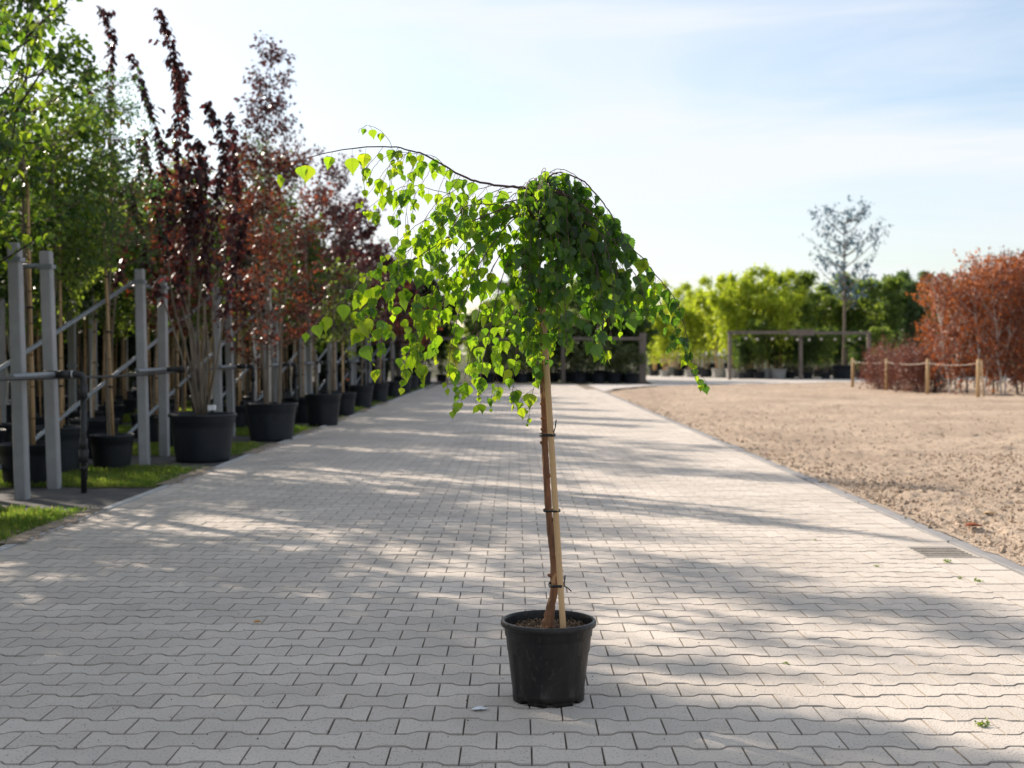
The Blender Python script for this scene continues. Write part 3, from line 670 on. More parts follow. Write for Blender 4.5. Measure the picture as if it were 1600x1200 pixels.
LP, LA, LN, LS, LY = [], [], [], [], []
def put_leaf(p, size, young=False, face=None, axis=None, mbr=None):
    """p = point on the twig; adds petiole to mbr and a leaf hanging from it"""
    l_ = size*rb_.uniform(.30, .55); d = np.array((rb_.normal(0, .45), rb_.normal(0, .45), -.75)); d /= np.linalg.norm(d)
    q = p+d*l_
    a = axis if axis is not None else np.array((rb_.normal(0, .30), rb_.normal(0, .30), -1.0))
    n = face if face is not None else np.array((rb_.normal(0, .75), -1+rb_.normal(0, .35), rb_.normal(.1, .35)))
    if mbr is not None: mbr.tube([p, (p+q)/2+(0, 0, .002), q], .00055, 3, cap=False)
    LP.append(q); LA.append(a); LN.append(n); LS.append(size)
    wx = (q[0]+.03)/.10          # shade on the crown's right side, put in as darker leaf colour
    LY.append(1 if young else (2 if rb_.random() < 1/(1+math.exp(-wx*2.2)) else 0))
for B in branches[6:20]: B['sp'] *= 1.28
for bi, B in enumerate(branches):
    n = len(B['p']); dz = np.linspace(0, 1, n)**1.2*(B['d'][1]-B['d'][0])+B['d'][0]
    nn = max(12, n*4); pp = spline([P3(x, y_, d) for (x, y_), d in zip(B['p'], dz)], nn)
    pp[1:] += rb_.normal(0, .0009, (nn-1, 3))
    b = MB(); b.tube(pp, np.linspace(B['r0']*(1 if bi in (0, 21) else .8), .0007, nn), 6)
    seg = np.linalg.norm(np.diff(pp, axis=0), axis=1); s = np.concatenate(([0], np.cumsum(seg))); Ltot = s[-1]
    t = B['lf'][0]*Ltot
    while t < B['lf'][1]*Ltot:
        p = np.array([np.interp(t, s, pp[:, i]) for i in range(3)]); u = t/Ltot
        size = rb_.uniform(.030, .054)*B['big']; yg = rb_.random() < B['yng']*(.3+.7*u)
        if u > .9: size *= .62
        if rb_.random() < .25 and bi > 5:     # short side shoot with a few leaves
            d = np.array((rb_.normal(0, 1), rb_.normal(0, 1), -.5)); d /= np.linalg.norm(d); q = p+d*rb_.uniform(.03, .075)+(0, 0, -.03)
            b.tube([p, (p+q)/2+(0, 0, .008), q], .0007, 4, cap=False)
            for w in (.45, .8, 1): put_leaf(p*(1-w)+q*w, size*rb_.uniform(.6, 1), yg, mbr=b)
        else: put_leaf(p, size, yg, mbr=b)
        t += B['sp']*rb_.uniform(.6, 1.4)
    if B['lf'][1] < 1.5 and bi not in (0,):   # tiny leaves at the tip
        for w in (.93, .97, 1.0): put_leaf(np.array([np.interp(w*Ltot, s, pp[:, i]) for i in range(3)]), rb_.uniform(.012, .026), True, mbr=b)
    # individually placed leaves read off the photo: (branch, x, y, size)
    for (k_, x, y_, sz, yg) in ((0, 487, 246, .057, 1), (0, 517, 239, .044, 1), (0, 550, 232, .055, 1), (0, 577, 231, .054, 1), (0, 468, 252, .042, 0), (0, 437, 269, .034, 1), (0, 428, 279, .021, 1),
                            (1, 597, 208, .028, 1), (1, 577, 198, .032, 1), (1, 571, 196, .022, 0), (3, 577, 322, .036, 1), (3, 566, 312, .020, 1),
                            (9, 532, 466, .054, 0), (9, 517, 482, .056, 1), (9, 491, 504, .045, 1), (9, 476, 518, .030, 1), (9, 563, 440, .05, 1), (9, 553, 452, .03, 1),
                            (10, 577, 490, .066, 1), (10, 578, 527, .055, 0), (10, 588, 565, .040, 1),
                            (12, 640, 543, .056, 1), (12, 640, 575, .04, 1), (13, 666, 568, .052, 1), (14, 703, 568, .045, 1), (15, 712, 590, .05, 1),
                            (19, 831, 612, .050, 1), (18, 809, 604, .040, 1), (19, 855, 588, .0, 0)):
        if k_ == bi and sz:
            j = np.argmin([abs(to_px(p_+base)[0]-x)+abs(to_px(p_+base)[1]-y_) for p_ in pp])
            put_leaf(pp[j], sz, bool(yg), face=np.array((rb_.normal(0, .25), -1, rb_.normal(0, .2))), axis=np.array((rb_.normal(0, .15), 0, -1)), mbr=b)
    b.build('branch', M['twig'], birch)
LP, LA, LN, LS, LY = map(np.array, (LP, LA, LN, LS, LY))
order = np.argsort(LP[:, 1]-LS*2.0)           # those nearest the viewer and largest
print('birch leaves', len(LP), 'branches', len(branches))
LM = ('birchleaf', 'youngleaf', 'shadeleaf')
def bent(v, q):
    v = v.copy(); x, y_ = v[:, 0].copy(), v[:, 1].copy()
    v[:, 2] += (.0, -.16, .10, .05)[q]*y_*y_+(.0, .10, -.12, .25)[q]*np.abs(x)+(.0, .05, .0, -.08)[q]*np.sin(x*9+y_*4)
    v[:, 0] = x*(1, .86, 1.08, .94)[q]+(0, .05, -.05, .07)[q]*np.sin(y_*3); return v
BV = [bent(BLV, q) for q in range(4)]
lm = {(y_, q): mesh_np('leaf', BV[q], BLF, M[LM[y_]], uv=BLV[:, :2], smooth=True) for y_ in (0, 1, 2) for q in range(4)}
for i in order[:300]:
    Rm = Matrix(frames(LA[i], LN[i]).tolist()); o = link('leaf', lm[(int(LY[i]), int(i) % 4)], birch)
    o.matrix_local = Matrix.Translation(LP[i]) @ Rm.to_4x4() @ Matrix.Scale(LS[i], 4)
rest = order[300:]
for y_, nm in ((0, 'leaves'), (1, 'young_leaves'), (2, 'shaded_leaves')):
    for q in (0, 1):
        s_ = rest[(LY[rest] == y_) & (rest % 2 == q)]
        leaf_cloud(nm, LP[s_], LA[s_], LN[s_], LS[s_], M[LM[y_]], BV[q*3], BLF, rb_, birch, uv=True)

# --SPLIT2--
# ------------------------------------------------------------------ trees and potted stock
def unit(v): v = np.asarray(v, float); return v/(np.linalg.norm(v)+1e-9)
def grow(seed, h0, h1, spread, n_limb, n_leaf, size, up=0.7, prof=None, trunk_h=None, lean=(0, 0), twig=.22, droop=.6, stems=1, r0=.022, limb_r=.008, clump=0.05, tw=(5, 9)):
    """returns (MB of wood, leaf arrays).  Crown between heights h0 and h1 about the stem(s)."""
    g = np.random.default_rng(seed); wood = MB(); LPs, LAs, LNs, LSs = [], [], [], []
    th = trunk_h or h1*.97; starts = []
    for s in range(stems):
        a = 6.283*s/stems+g.random(); sp = (0.0 if stems == 1 else .30*g.uniform(.5, 1.2))
        top = np.array((lean[0]+sp*math.cos(a)*1.4, lean[1]+sp*math.sin(a)*1.4, th*(1 if stems == 1 else g.uniform(.8, 1))))
        b0 = np.array((0 if stems == 1 else .07*math.cos(a), 0 if stems == 1 else .07*math.sin(a), 0.0))
        pts = [b0+(top-b0)*t+np.array((g.normal(0, .02), g.normal(0, .02), 0))*(t > 0) for t in (0, .2, .4, .6, .8, 1)]
        pts = spline(pts, 16); rad = np.linspace(r0*(1 if stems == 1 else .7), .004, 16); wood.tube(pts, rad, 7); starts.append(pts)
    tws = []
    for i in range(n_limb):
        pts = starts[i % stems]; z = h0+(h1-h0)*.93*(i/n_limb)+g.normal(0, .03); j = np.argmin(np.abs(pts[:, 2]-z)); p0 = pts[j]
        u = np.clip((z-h0)/(h1-h0), 0, 1); rr = spread*(prof(u) if prof else math.sqrt(max(.05, 1-(2*u-.8)**2*.7)))*g.uniform(.65, 1.15)
        a = i*2.4+g.normal(0, .4); d = np.array((math.cos(a), math.sin(a), up*g.uniform(.6, 1.5)))
        tip = p0+d*rr; tip[2] = min(tip[2], h1+.1); mid = p0+(tip-p0)*.5+(0, 0, -.08*rr)+g.normal(0, .03, 3)*rr
        lp = spline([p0, mid, tip], 8); wood.tube(lp, np.linspace(limb_r, .0022, 8), 4, cap=False)
        for q in range(g.integers(*tw)):
            t = g.uniform(.2, 1); pq = lp[int(t*7)]; dd = unit(g.normal(0, 1, 3)*(1, 1, .6)+d*.6); tl = twig*g.uniform(.5, 1.3)
            tws.append((pq, pq+dd*tl+(0, 0, .02)))
        tws.append((lp[5], lp[-1]+unit(tip-mid)*.12))
    for pts in starts: tws.append((pts[-3], pts[-1]+(g.normal(0, .02), g.normal(0, .02), .15)))
    for a_, b_ in tws: wood.tube([a_, (a_+b_)/2+(0, 0, .015), b_], [.0028, .002, .0012], 3, cap=False)
    per = max(1, int(n_leaf/len(tws)))
    A_ = np.array([t[0] for t in tws]).repeat(per, 0); B_ = np.array([t[1] for t in tws]).repeat(per, 0)
    t = g.random(len(A_))[:, None]**.8; P = A_+(B_-A_)*t+g.normal(0, clump, (len(A_), 3))
    ax = norm(B_-A_)*.5+g.normal(0, .55, P.shape)+np.array((0, 0, -droop)); nn = g.normal(0, .7, P.shape)+np.array((0, 0, 1.0))
    return wood, (P, ax, nn, size*g.uniform(.6, 1.25, len(P)))
TRI_C = {}
def add_crown(root, wood, lv, m, bark, tv=LEAF_V, tf=LEAF_F, seed=0, name='foliage', wname='trunk'):
    wood.build(wname, bark, root); leaf_cloud(name, *lv, m, tv, tf, np.random.default_rng(seed), root)
def add_pot(root, r, h, ribs=0, k=28, m='potfar', soil=True):
    b = MB(); pot_mesh(b, r, h, k, ribs); p = b.build('pot', M[m], root)
    b = MB(); rim_mesh(b, r, h, k); b.build('rim', M[m], p)
    if soil: b = MB(); b.lathe([(0, h*.9), (r*.5, h*.89), (r*.925, h*.87)], k); b.build('soil', M['soil'], root)
def add_cane(root, off, h, z0=.2, r=.011, lean=(0, 0), m='cane', ties=True):
    b = MB(); n = int(h/.28); top = np.array((off[0]+lean[0], off[1]+lean[1], h)); bot = np.array((off[0], off[1], z0))
    b.tube([bot+(top-bot)*t for t in np.linspace(0, 1, 6)], r, 7)
    for i in range(1, n): c = bot+(top-bot)*i/n; b.tube([c-(0, 0, .006), c+(0, 0, .006)], r*1.14, 7, mi=1)
    c = b.build('cane', [M[m], M['node']], root)
    if ties:
        for f in (.25, .5, .75):
            b = MB(); p = bot+(top-bot)*f; b.tube([p-(0, 0, .008), p+(0, 0, .008)], r*2.1, 8); b.build('tie', M['tie'], root)

CONE = lambda u: (1-u)**.7+.12
OVAL = lambda u: math.sqrt(max(.06, 1-(2*u-1)**2))
rt = np.random.default_rng(99)
# --- deep rows of staked stock trees on the left: a few prototypes, then individual copies
protos = []
for q, (lf, sd_, cfg) in enumerate((
    ('green', 1, dict(h0=1.5, h1=3.3, spread=.62, n_limb=24, n_leaf=2000, size=.085)),
    ('green', 2, dict(h0=1.65, h1=3.45, spread=.5, n_limb=24, n_leaf=2000, size=.085)),
    ('midgreen', 3, dict(h0=1.55, h1=3.2, spread=.65, n_limb=24, n_leaf=2500, size=.08)))):
    t = thing('staked_tree', (0, 0, 0), 'x', 'tree')
    w, lv = grow(sd_, **cfg, r0=.019); add_crown(t, w, lv, M[lf], M['birchbark' if q == 1 else 'barkgrey'], seed=q)
    add_pot(t, .23, .34)
    if q != 1: add_cane(t, (-.09, .05), 2.1, .25, .010, lean=(.05, -.03), ties=False)
    add_cane(t, (.03, -.03), 2.35 if q != 1 else 1.9, .25, .012, lean=(.03, .02))
    if q == 1: b = MB(); b.box((-.03, -.2, .33), (.05, .01, .05)); b.build('name_tag', M['white'], t, smooth=False)
    protos.append(t)
used = set(); rowi = -1
ordn = ['first', 'second', 'third', 'fourth', 'fifth', 'sixth', 'seventh', 'eighth', 'ninth', 'tenth', 'eleventh', 'twelfth', 'thirteenth', 'fourteenth', 'fifteenth', 'sixteenth', 'seventeenth', 'eighteenth', 'nineteenth', 'twentieth', 'twenty-first', 'twenty-second', 'twenty-third', 'twenty-fourth', 'twenty-fifth', 'twenty-sixth', 'twenty-seventh', 'twenty-eighth', 'twenty-ninth', 'thirtieth', 'last']
ROWN = {-2: 'eighth', -1: 'first', 0: 'second', 1: 'third', 2: 'fourth', 3: 'fifth', 4: 'sixth', 5: 'seventh', 6: 'last'}
rows_done = 0
for k in range(-2, 8):
    for li, dy in enumerate((-.45, .50)):
        yy = 9.95+PER*k+dy
        rowi += 1
        for j in range(0, 8):
            xx = -4.62-.80*j-(.35 if li else 0)
            lim = -.42*yy-1.6 if k >= 0 else -8.5
            if xx < lim: continue
            if k >= 5 and j > 4: continue
            q = int(rt.integers(0, 3)); loc = (xx+rt.normal(0, .05), yy+rt.normal(0, .06), -.006)
            lab = 'young staked tree, %s from the road in the %s shaded row from the near end' % (ordn[j], ordn[rowi])
            grp = 'staked nursery trees in rows on the left'
            if q in used: dup(protos[q], loc, rt.random()*6.28, rt.uniform(.9, 1.08), lab, grp)
            else: used.add(q); protos[q].location = loc; protos[q]['label'] = lab; protos[q]['group'] = grp
            rows_done += 1
print('deep trees', rows_done)

# --- front trees, each its own shape
GF = 'potted trees standing in the front line beside the road'
def front(px, D, name, label, X=None):
    x = W(px, 700, D)[0] if X is None else X
    return thing(name, (x, D, -.006), label, 'potted tree', GF)
# A: slim trunk with cane, green crown rising out of the frame
t = front(45, 10.95, 'potted_tree', 'slim green tree with tan cane in the black pot between the first two posts')
w, lv = grow(21, 2.15, 4.9, .56, 36, 3600, .075, up=.6, r0=.026); add_crown(t, w, lv, M['green'], M['barkgrey'], seed=5)
add_pot(t, .26, .36); add_cane(t, (.06, -.04), 2.75, .3, .015, lean=(-.04, 0))
# B: behind
t = front(88, 12.0, 'potted_tree', 'green tree in the black pot just behind the second concrete post')
w, lv = grow(22, 1.7, 3.5, .60, 28, 3000, .07); add_crown(t, w, lv, M['midgreen'], M['barkgrey'], seed=6); add_pot(t, .26, .44); add_cane(t, (.05, 0), 2.4, .3, .013)
# C: trunk and cane with feathery green crown, small pot
t = front(175, 12.35, 'feathery_tree', 'feathery green tree with tall cane in a small black pot alone on grass')
w, lv = grow(23, 1.95, 3.8, .58, 40, 4600, .042, up=.3, r0=.02, droop=.3, twig=.24, prof=lambda u: 1.05-.85*u); add_crown(t, w, lv, M['fern'], M['barkgrey'], LANCE_V*(1.8, 1, 1), LEAF_F, seed=7)
add_pot(t, .215, .345); add_cane(t, (.03, -.05), 2.4, .28, .016, lean=(-.08, 0), m='cane')

def sprays(t, D, base_xy, curves, m, size, sp, per=2, seed=0, nleaf_obj=0, bark='barkdark', rad=.011, oval=True, side=.30, start=.42, denser=1.0):
    """limbs given as photo-pixel curves at depth D+dz; leaves clustered closely along their upper part"""
    g = np.random.default_rng(seed); wood = MB(); P, A, Nn, S = [], [], [], []
    O = np.array(t.location)
    for pts, dz, s0 in curves:
        n = len(pts); pp = spline([W(x, y, D+dz*i/(n-1))-O for i, (x, y) in enumerate(pts)], 26)
        wood.tube(pp, np.linspace(rad, .0018, 26), 6)
        seg = np.linalg.norm(np.diff(pp, axis=0), axis=1); s = np.concatenate(([0], np.cumsum(seg))); tt = s0*s[-1]
        while tt < s[-1]:
            p = np.array([np.interp(tt, s, pp[:, i]) for i in range(3)]); u = tt/s[-1]
            for q in range(per):
                if u < .72 and g.random() < .45*(per > 1): continue
                if g.random() < side*(1.15-u):          # side twig
                    d = unit(g.normal(0, 1, 3)+(0, 0, .5)); l_ = .10+.22*g.random()*(1.3-u); wood.tube([p, p+d*l_*.5, p+d*l_+(0, 0, .02)], [.003, .002, .001], 3, cap=False)
                    for w_ in np.linspace(.25, 1, int(5*denser)): P.append(p+d*l_*w_+g.normal(0, .012, 3)); A.append(d*.4+g.normal(0, .4, 3)+(0, 0, -.7)); Nn.append(g.normal(0, 1, 3)+(0, 0, .6)); S.append(size*g.uniform(.7, 1.2))
                P.append(p+g.normal(0, .015, 3)); a = g.random()*6.283; A.append(np.array((math.cos(a)*.9, math.sin(a)*.9, -.75))); Nn.append(np.array((math.cos(a)*.7, math.sin(a)*.7, .8))+g.normal(0, .3, 3)); S.append(size*g.uniform(.75, 1.2)*(1.1-.25*u))
            tt += sp*g.uniform(.7, 1.3)
    wood.build('branches', M[bark], t)
    P, A, Nn, S = map(np.array, (P, A, Nn, S))
    tv, tf = (OVAL_V, OVAL_F) if oval else (LEAF_V, LEAF_F)
    sel = np.zeros(len(P), bool)
    if nleaf_obj:
        vis = [i for i in range(len(P)) if -10 < to_px(P[i]+O)[0] < 1610 and to_px(P[i]+O)[1] > -10]
        vis = sorted(vis, key=lambda i: P[i][2], reverse=True)[:nleaf_obj]
        lm_ = mesh_np('leaf', tv, tf, M[m])
        for i in vis:
            sel[i] = True; o = link('leaf', lm_, t); o.matrix_local = Matrix.Translation(P[i]) @ Matrix(frames(A[i], Nn[i]).tolist()).to_4x4() @ Matrix.Scale(float(S[i]), 4)
    r = ~sel
    leaf_cloud('foliage', P[r], A[r], Nn[r], S[r], M[m], tv, tf, g, t)

# D: the big multi-stemmed purple cherry in the wide tub
D = 13.4
t = front(317, D, 'purple_cherry', 'multi-stemmed purple-leaved tree with tall upright sprays in a wide black tub')
add_pot(t, .355, .50, k=40)
cur = [([(312, 650), (300, 560), (295, 480), (300, 380), (296, 260), (283, 140), (266, 60), (246, 12)], -.1, .42),
       ([(310, 650), (292, 550), (270, 470), (262, 380), (262, 290), (243, 200), (222, 130), (206, 86)], .2, .45),
       ([(316, 650), (312, 560), (310, 480), (325, 390), (342, 300), (350, 230), (336, 190), (324, 160)], -.3, .45),
       ([(318, 650), (325, 560), (318, 480), (300, 400), (288, 300), (276, 220), (278, 130), (262, 95)], .3, .5),
       ([(320, 650), (335, 570), (332, 480), (350, 400), (368, 310), (366, 240), (360, 175)], .1, .55),
       ([(308, 650), (285, 560), (255, 470), (232, 410), (215, 340), (200, 290)], -.2, .5),
       ([(316, 650), (305, 540), (280, 440), (250, 350), (232, 260), (215, 215)], .5, .45),
       ([(322, 650), (340, 560), (355, 460), (372, 390), (385, 330)], -.1, .5),
       ([(316, 650), (318, 540), (322, 440), (315, 350), (318, 270), (310, 215)], .0, .42),
       ([(312, 650), (300, 540), (282, 460), (290, 380), (310, 300), (322, 240)], .4, .42)]
sprays(t, D, None, cur, 'purple', .092, .022, 3, 31, 300, bark='barkgrey', rad=.013, side=.17)
# reddish spray standing behind the feathery tree
t = front(150, 13.9, 'purple_cherry', 'tall narrow red-purple tree whose top rises behind the feathery green tree')
add_pot(t, .26, .42)
cur = [([(172, 690), (170, 560), (172, 440), (176, 330), (178, 220), (172, 120), (176, 60), (156, 8)], .2, .5),
       ([(172, 690), (168, 560), (165, 420), (158, 330), (150, 230), (140, 150), (136, 90)], .2, .62),
       ([(172, 690), (176, 520), (190, 400), (205, 320), (222, 250), (228, 200)], .3, .5)]
sprays(t, 13.9, None, cur, 'purple', .092, .024, 3, 32, 200, bark='barkgrey', side=.12)

# E: copper maple in the second wide tub
t = front(412, 16.6, 'copper_maple', 'copper-leaved maple with a pointed top in the second wide black tub')
w, lv = grow(41, 1.05, 3.7, .85, 44, 4200, .085, up=.75, stems=5, r0=.03, prof=lambda u: 1-.45*u, droop=.3); add_crown(t, w, lv, M['copper'], M['barkgrey'], LOBE_V*.8, LOBE_F, seed=11)
w, lv = grow(42, 3.0, 5.05, .44, 26, 1900, .085, up=1.0, r0=.012, prof=lambda u: 1.1-.85*u); add_crown(t, w, lv, M['purple'], M['barkgrey'], LOBE_V*.8, LOBE_F, seed=12, name='top_foliage', wname='leader')
t.location.x += .10
add_pot(t, .345, .49, k=40, ribs=10)
# white-barked birch stem behind it
for px, D, lab in ((421, 18.6, 'white-barked birch stem rising straight behind the copper maple tub'), (398, 19.8, 'thinner white birch stem left of the copper maple')):
    t = thing('white_birch', (W(px, 690, D)[0], D, -.006), lab, 'tree', 'white stemmed birches behind the front tubs')
    w, lv = grow(int(px), 2.0, 4.2, .5, 26, 2200, .06, r0=.045 if px == 421 else .03); add_crown(t, w, lv, M['green'], M['birchbark'], seed=13); add_pot(t, .26, .40)
# F..: the line running away
specs = [
 (505, 20.0, .29, .50, 'purple', 'purple_maple', 1.2, 4.8, .62, 2, 'purple-leaved tree in the third tub, taller than its neighbours'),
 (470, 20.9, .30, .42, 'green', 'potted_tree', 1.3, 3.2, .60, 1, 'green tree in a black pot half hidden left of the third tub'),
 (537, 23.4, .24, .42, 'midgreen', 'green_maple', 1.1, 2.6, .62, 1, 'light green maple with a short crown in the fourth tub'),
 (520, 24.6, .24, .42, 'purple', 'purple_maple', 1.6, 4.2, .6, 1, 'dark purple tree behind the light green maple'),
 (565, 26.4, .26, .48, 'purple', 'purple_maple', 1.5, 4.15, .72, 1, 'purple-leaved tree in the fifth pot of the front line'),
 (592, 29.6, .24, .45, 'purple', 'purple_maple', 1.5, 3.75, .66, 1, 'purple-leaved tree in the sixth pot of the front line'),
 (614, 33.0, .22, .42, 'copper', 'copper_maple', 1.4, 3.5, .66, 1, 'copper-brown tree in the seventh pot of the front line'),
 (630, 36.3, .26, .5, 'purple', 'purple_maple', 1.3, 3.3, .66, 1, 'small purple-brown tree in the eighth pot of the front line'),
 (643, 39.7, .24, .45, 'copper', 'copper_maple', 1.2, 3.0, .66, 1, 'small copper tree in the ninth pot of the front line'),
 (655, 43.0, .26, .5, 'copper', 'copper_maple', 1.1, 2.9, .66, 1, 'small copper tree in the tenth pot of the front line'),
 (664, 46.4, .26, .5, 'green', 'potted_tree', 1.1, 2.8, .66, 1, 'farthest small green tree of the front line beside the road'),
]
for i, (px, D, r_, h_, lf, nm, h0, h1, spd, stems, lab) in enumerate(specs):
    t = front(px, D, nm, lab); nl = 2900 if D < 25 else 1900
    lobe = lf in ('purple', 'copper')
    w, lv = grow(60+i, h0, h1, spd, 34, nl, .085 if D < 25 else .11, up=1.0, stems=stems, r0=.026, prof=lambda u: 1.0-.72*u, droop=.3, tw=(3, 6))
    add_crown(t, w, lv, M[lf], M['barkgrey'], LOBE_V*.8 if lobe and D < 22 else LEAF_V, LOBE_F if lobe and D < 22 else LEAF_F, seed=60+i)
    add_pot(t, r_, h_, k=32 if D < 25 else 20, ribs=10 if i in (0, 4) else 0)
    if i == 2: add_cane(t, (.0, -.1), 1.5, .35, .02, m='stakewood', ties=False)
    elif i % 2: add_cane(t, (.05, -.05), 2.1, .35, .014)
# second line behind the front pots (fills the canopy between the tubs)
for i in range(13):
    D = 15.2+3.35*(i//2)+(1.3 if i % 2 else 0); x = -4.05-.25*(i % 2)
    lf, nm = (('copper', 'copper_maple'), ('green', 'potted_tree'), ('purple', 'purple_maple'))[i % 3]
    t = thing(nm, (x, D, -.006), 'x', 'potted tree', 'second line of potted trees behind the front tubs')
    t['label'] = {'copper': 'copper-leaved', 'green': 'green-leaved', 'purple': 'dark purple-leaved'}[lf]+' potted tree, %s from the near end of the second line' % ordn[i]
    w, lv = grow(90+i, 1.3, 3.5-.02*D+rt.random()*.9, .62, 30, 1900, .085, up=1.0, r0=.02, prof=lambda u: 1.0-.72*u); add_crown(t, w, lv, M[lf], M['barkgrey'], seed=90+i); add_pot(t, .24, .38, k=20)
    add_cane(t, (.04, -.04), 2.0+.3*(i % 3), .3, .013)

# near tree at the left edge, partly out of frame: long limbs with big hanging leaves
D = 9.3
t = thing('lime_tree', (-4.35, D, -.006), 'tall tree with dark limbs and large light green leaves at the left edge', 'potted tree')
add_pot(t, .30, .42)
cur = [([(-125, 760), (-120, 600), (-110, 470), (-70, 360), (-20, 290), (6, 240), (20, 160), (40, 60), (62, -60)], -.3, .45),
       ([(-125, 760), (-118, 600), (-100, 480), (-70, 300), (-40, 180), (-5, 70), (20, -40)], 0, .5),
       ([(-60, 400), (-20, 350), (10, 260), (35, 140), (66, 30), (85, -30)], -.1, .3),
       ([(0, 230), (30, 225), (60, 222), (92, 218)], -.1, .1),
       ([(8, 200), (40, 150), (70, 105), (80, 90)], -.2, .1),
       ([(20, 80), (50, 60), (72, 50)], .2, .1),
       ([(-100, 480), (-50, 440), (0, 410), (40, 385), (70, 365), (92, 355)], -.5, .25),
       ([(-100, 480), (-60, 400), (-20, 380), (15, 370), (30, 372)], -.3, .3),
       ([(-70, 300), (-20, 240), (20, 190), (60, 140), (78, 125)], .3, .3),
       ([(-40, 180), (0, 150), (30, 120), (52, 118)], .3, .2),
       ([(-110, 560), (-60, 470), (-20, 380), (10, 300), (34, 250)], .4, .35),
       ([(40, 60), (70, 30), (95, 8), (104, 5)], -.1, .1),
       ([(-5, 70), (-30, 0), (-60, -80)], 0, .1), ([(-70, 300), (-120, 180), (-170, 40)], 0, .3), ([(-70, 300), (-140, 200), (-230, 120)], .5, .3)]
sprays(t, D, None, cur, 'bigleaf', .098, .085, 1, 33, 280, bark='barkdark', rad=.012, side=.55, denser=.8)

# trees of the same rows before the frame begins: they stand there and shade the near paving
t = thing('staked_tree', (-4.15, 8.3, -.006), 'young dense staked tree beyond the left edge, nearest to the first concrete post', 'tree', 'staked nursery trees beyond the left edge')
w, lv = grow(4, 1.3, 4.15, .80, 36, 4600, .09, r0=.02); add_crown(t, w, lv, M['green'], M['barkgrey'], seed=44); add_pot(t, .23, .34); add_cane(t, (.03, -.03), 2.3, .25, .012)
protos.append(t)
for i, (x, y, s_, q) in enumerate(((-4.2, 7.2, .96, 3), (-5.1, 7.7, 1.0, 3), (-4.1, 6.1, .98, 3), (-5.0, 6.5, 1.05, 3), (-5.9, 7.4, 1.1, 3), (-4.3, 5.0, 1.0, 3), (-5.2, 5.4, 1.05, 3), (-6.6, 6.4, 1.15, 0), (-4.3, 3.9, 1.0, 3), (-5.9, 9.2, 1.1, 3))):
    dup(protos[q], (x, y, -.006), i*1.3, s_, 'young staked tree beyond the left edge, %s of those shading the near paving' % ordn[i], 'staked nursery trees beyond the left edge')

# ------------------------------------------------------------------ trellis of concrete posts, braces and pipes
pb = MB(); h = 1.98
prof = [(-.06, -.048), (-.048, -.06), (.048, -.06), (.06, -.048), (.06, .048), (.048, .06), (-.048, .06), (-.06, .048)]
V_ = [(x*s*.80, y*s*.80, z) for z, s in ((-.1, 1.02), (h-.012, .96), (h, .90)) for x, y in prof]
pb.add(V_, [(i*8+j, i*8+(j+1) % 8, (i+1)*8+(j+1) % 8, (i+1)*8+j) for i in range(2) for j in range(8)]+[tuple(range(16, 24))])
pmesh = mesh_np('post', V_, pb.f, M['post'])
cb = MB()
for s_ in (-1, 1): cb.box((0, s_*.054, 0), (.119, .005, .036)); cb.box((s_*.056, 0, 0), (.005, .102, .032))
cmesh = mesh_np('clamp', np.concatenate(cb.v), cb.f, M['steel'])
GPO = 'concrete trellis posts in the front line beside the road'
pc = 0
for k in range(0, 11):
    for s_ in (0, 1):
        y_ = (9.88, 10.68)[s_]+PER*k-(.12 if s_ == 0 and k else 0)
        if k == 1: y_ = (12.95, 14.05)[s_]
        x_ = (-3.83, -3.87)[s_]+(0.06 if k == 1 and not s_ else 0)
        o = thing('concrete_post', (x_, y_, 0), 'square grey concrete post, %s from the near end of the front line' % ordn[pc], 'post', GPO); pc += 1
        o.rotation_euler = (rs.normal(0, .005), -.016+rs.normal(0, .005), rs.normal(0, .03))
        link('shaft', pmesh, o); c = link('clamp', cmesh, o); c.location = (0, 0, .955); c = link('clamp', cmesh, o); c.location = (0, 0, h-.13)
i_ = 0
for k in range(0, 6):
    for s_ in (0, 1):
        o = thing('concrete_post', (-6.22-.0*s_, 10.9+3.4*k+s_*.9+(0.2 if k else 0), 0), 'grey concrete post deep among the staked trees, %s from the near end' % ordn[2*k+s_], 'post', 'concrete posts of the second trellis line')
        o.rotation_euler.z = rs.normal(0, .05); link('shaft', pmesh, o); c = link('clamp', cmesh, o); c.location = (0, 0, .955)
def pipe_thing(name, pts, r, m, label, cat, group=None, k=10):
    p0 = np.array(pts[0]); b = MB(); b.tube([np.array(p)-p0 for p in pts], r, k); o = b.build(name, m); o.location = tuple(p0); return tag(o, label, cat, group)
for k in range(-1, 9):
    pipe_thing('steel_brace', [(-4.42, 10.30+PER*k, .0), (-3.93, 9.80+PER*(k+2), 1.86)], .021, M['steel'], 'slanting galvanised steel brace, %s from the near end of the post line' % ordn[k+1], 'brace', 'slanting braces of the trellis')
    y_ = 9.88+PER*k
    if k >= 0:
        pipe_thing('steel_tube', [(-3.72, y_-.45+(-.2 if k == 1 else 0), .955), (-3.72, y_+.70+(.0 if k else 0), .955)], .021, M['steel'], 'short level galvanised tube clamped at mid height between the %s pair of posts' % ordn[k], 'tube', 'level tubes of the trellis')
        pipe_thing('steel_tube', [(-4.25, y_+.86, 1.86), (-3.94, y_+.86, 1.86)], .022, M['steel'], 'short galvanised tube at the top of the %s pair of posts' % ordn[k], 'tube', 'top tubes of the trellis')
hose = [(-3.70+.01*math.sin(y*1.7), y, .925+.012*math.sin(y*.9)) for y in np.linspace(6.0, 45, 80)]
pipe_thing('irrigation_hose', hose, .012, M['blackpipe'], 'thin black irrigation hose running along the concrete posts at mid height', 'hose')
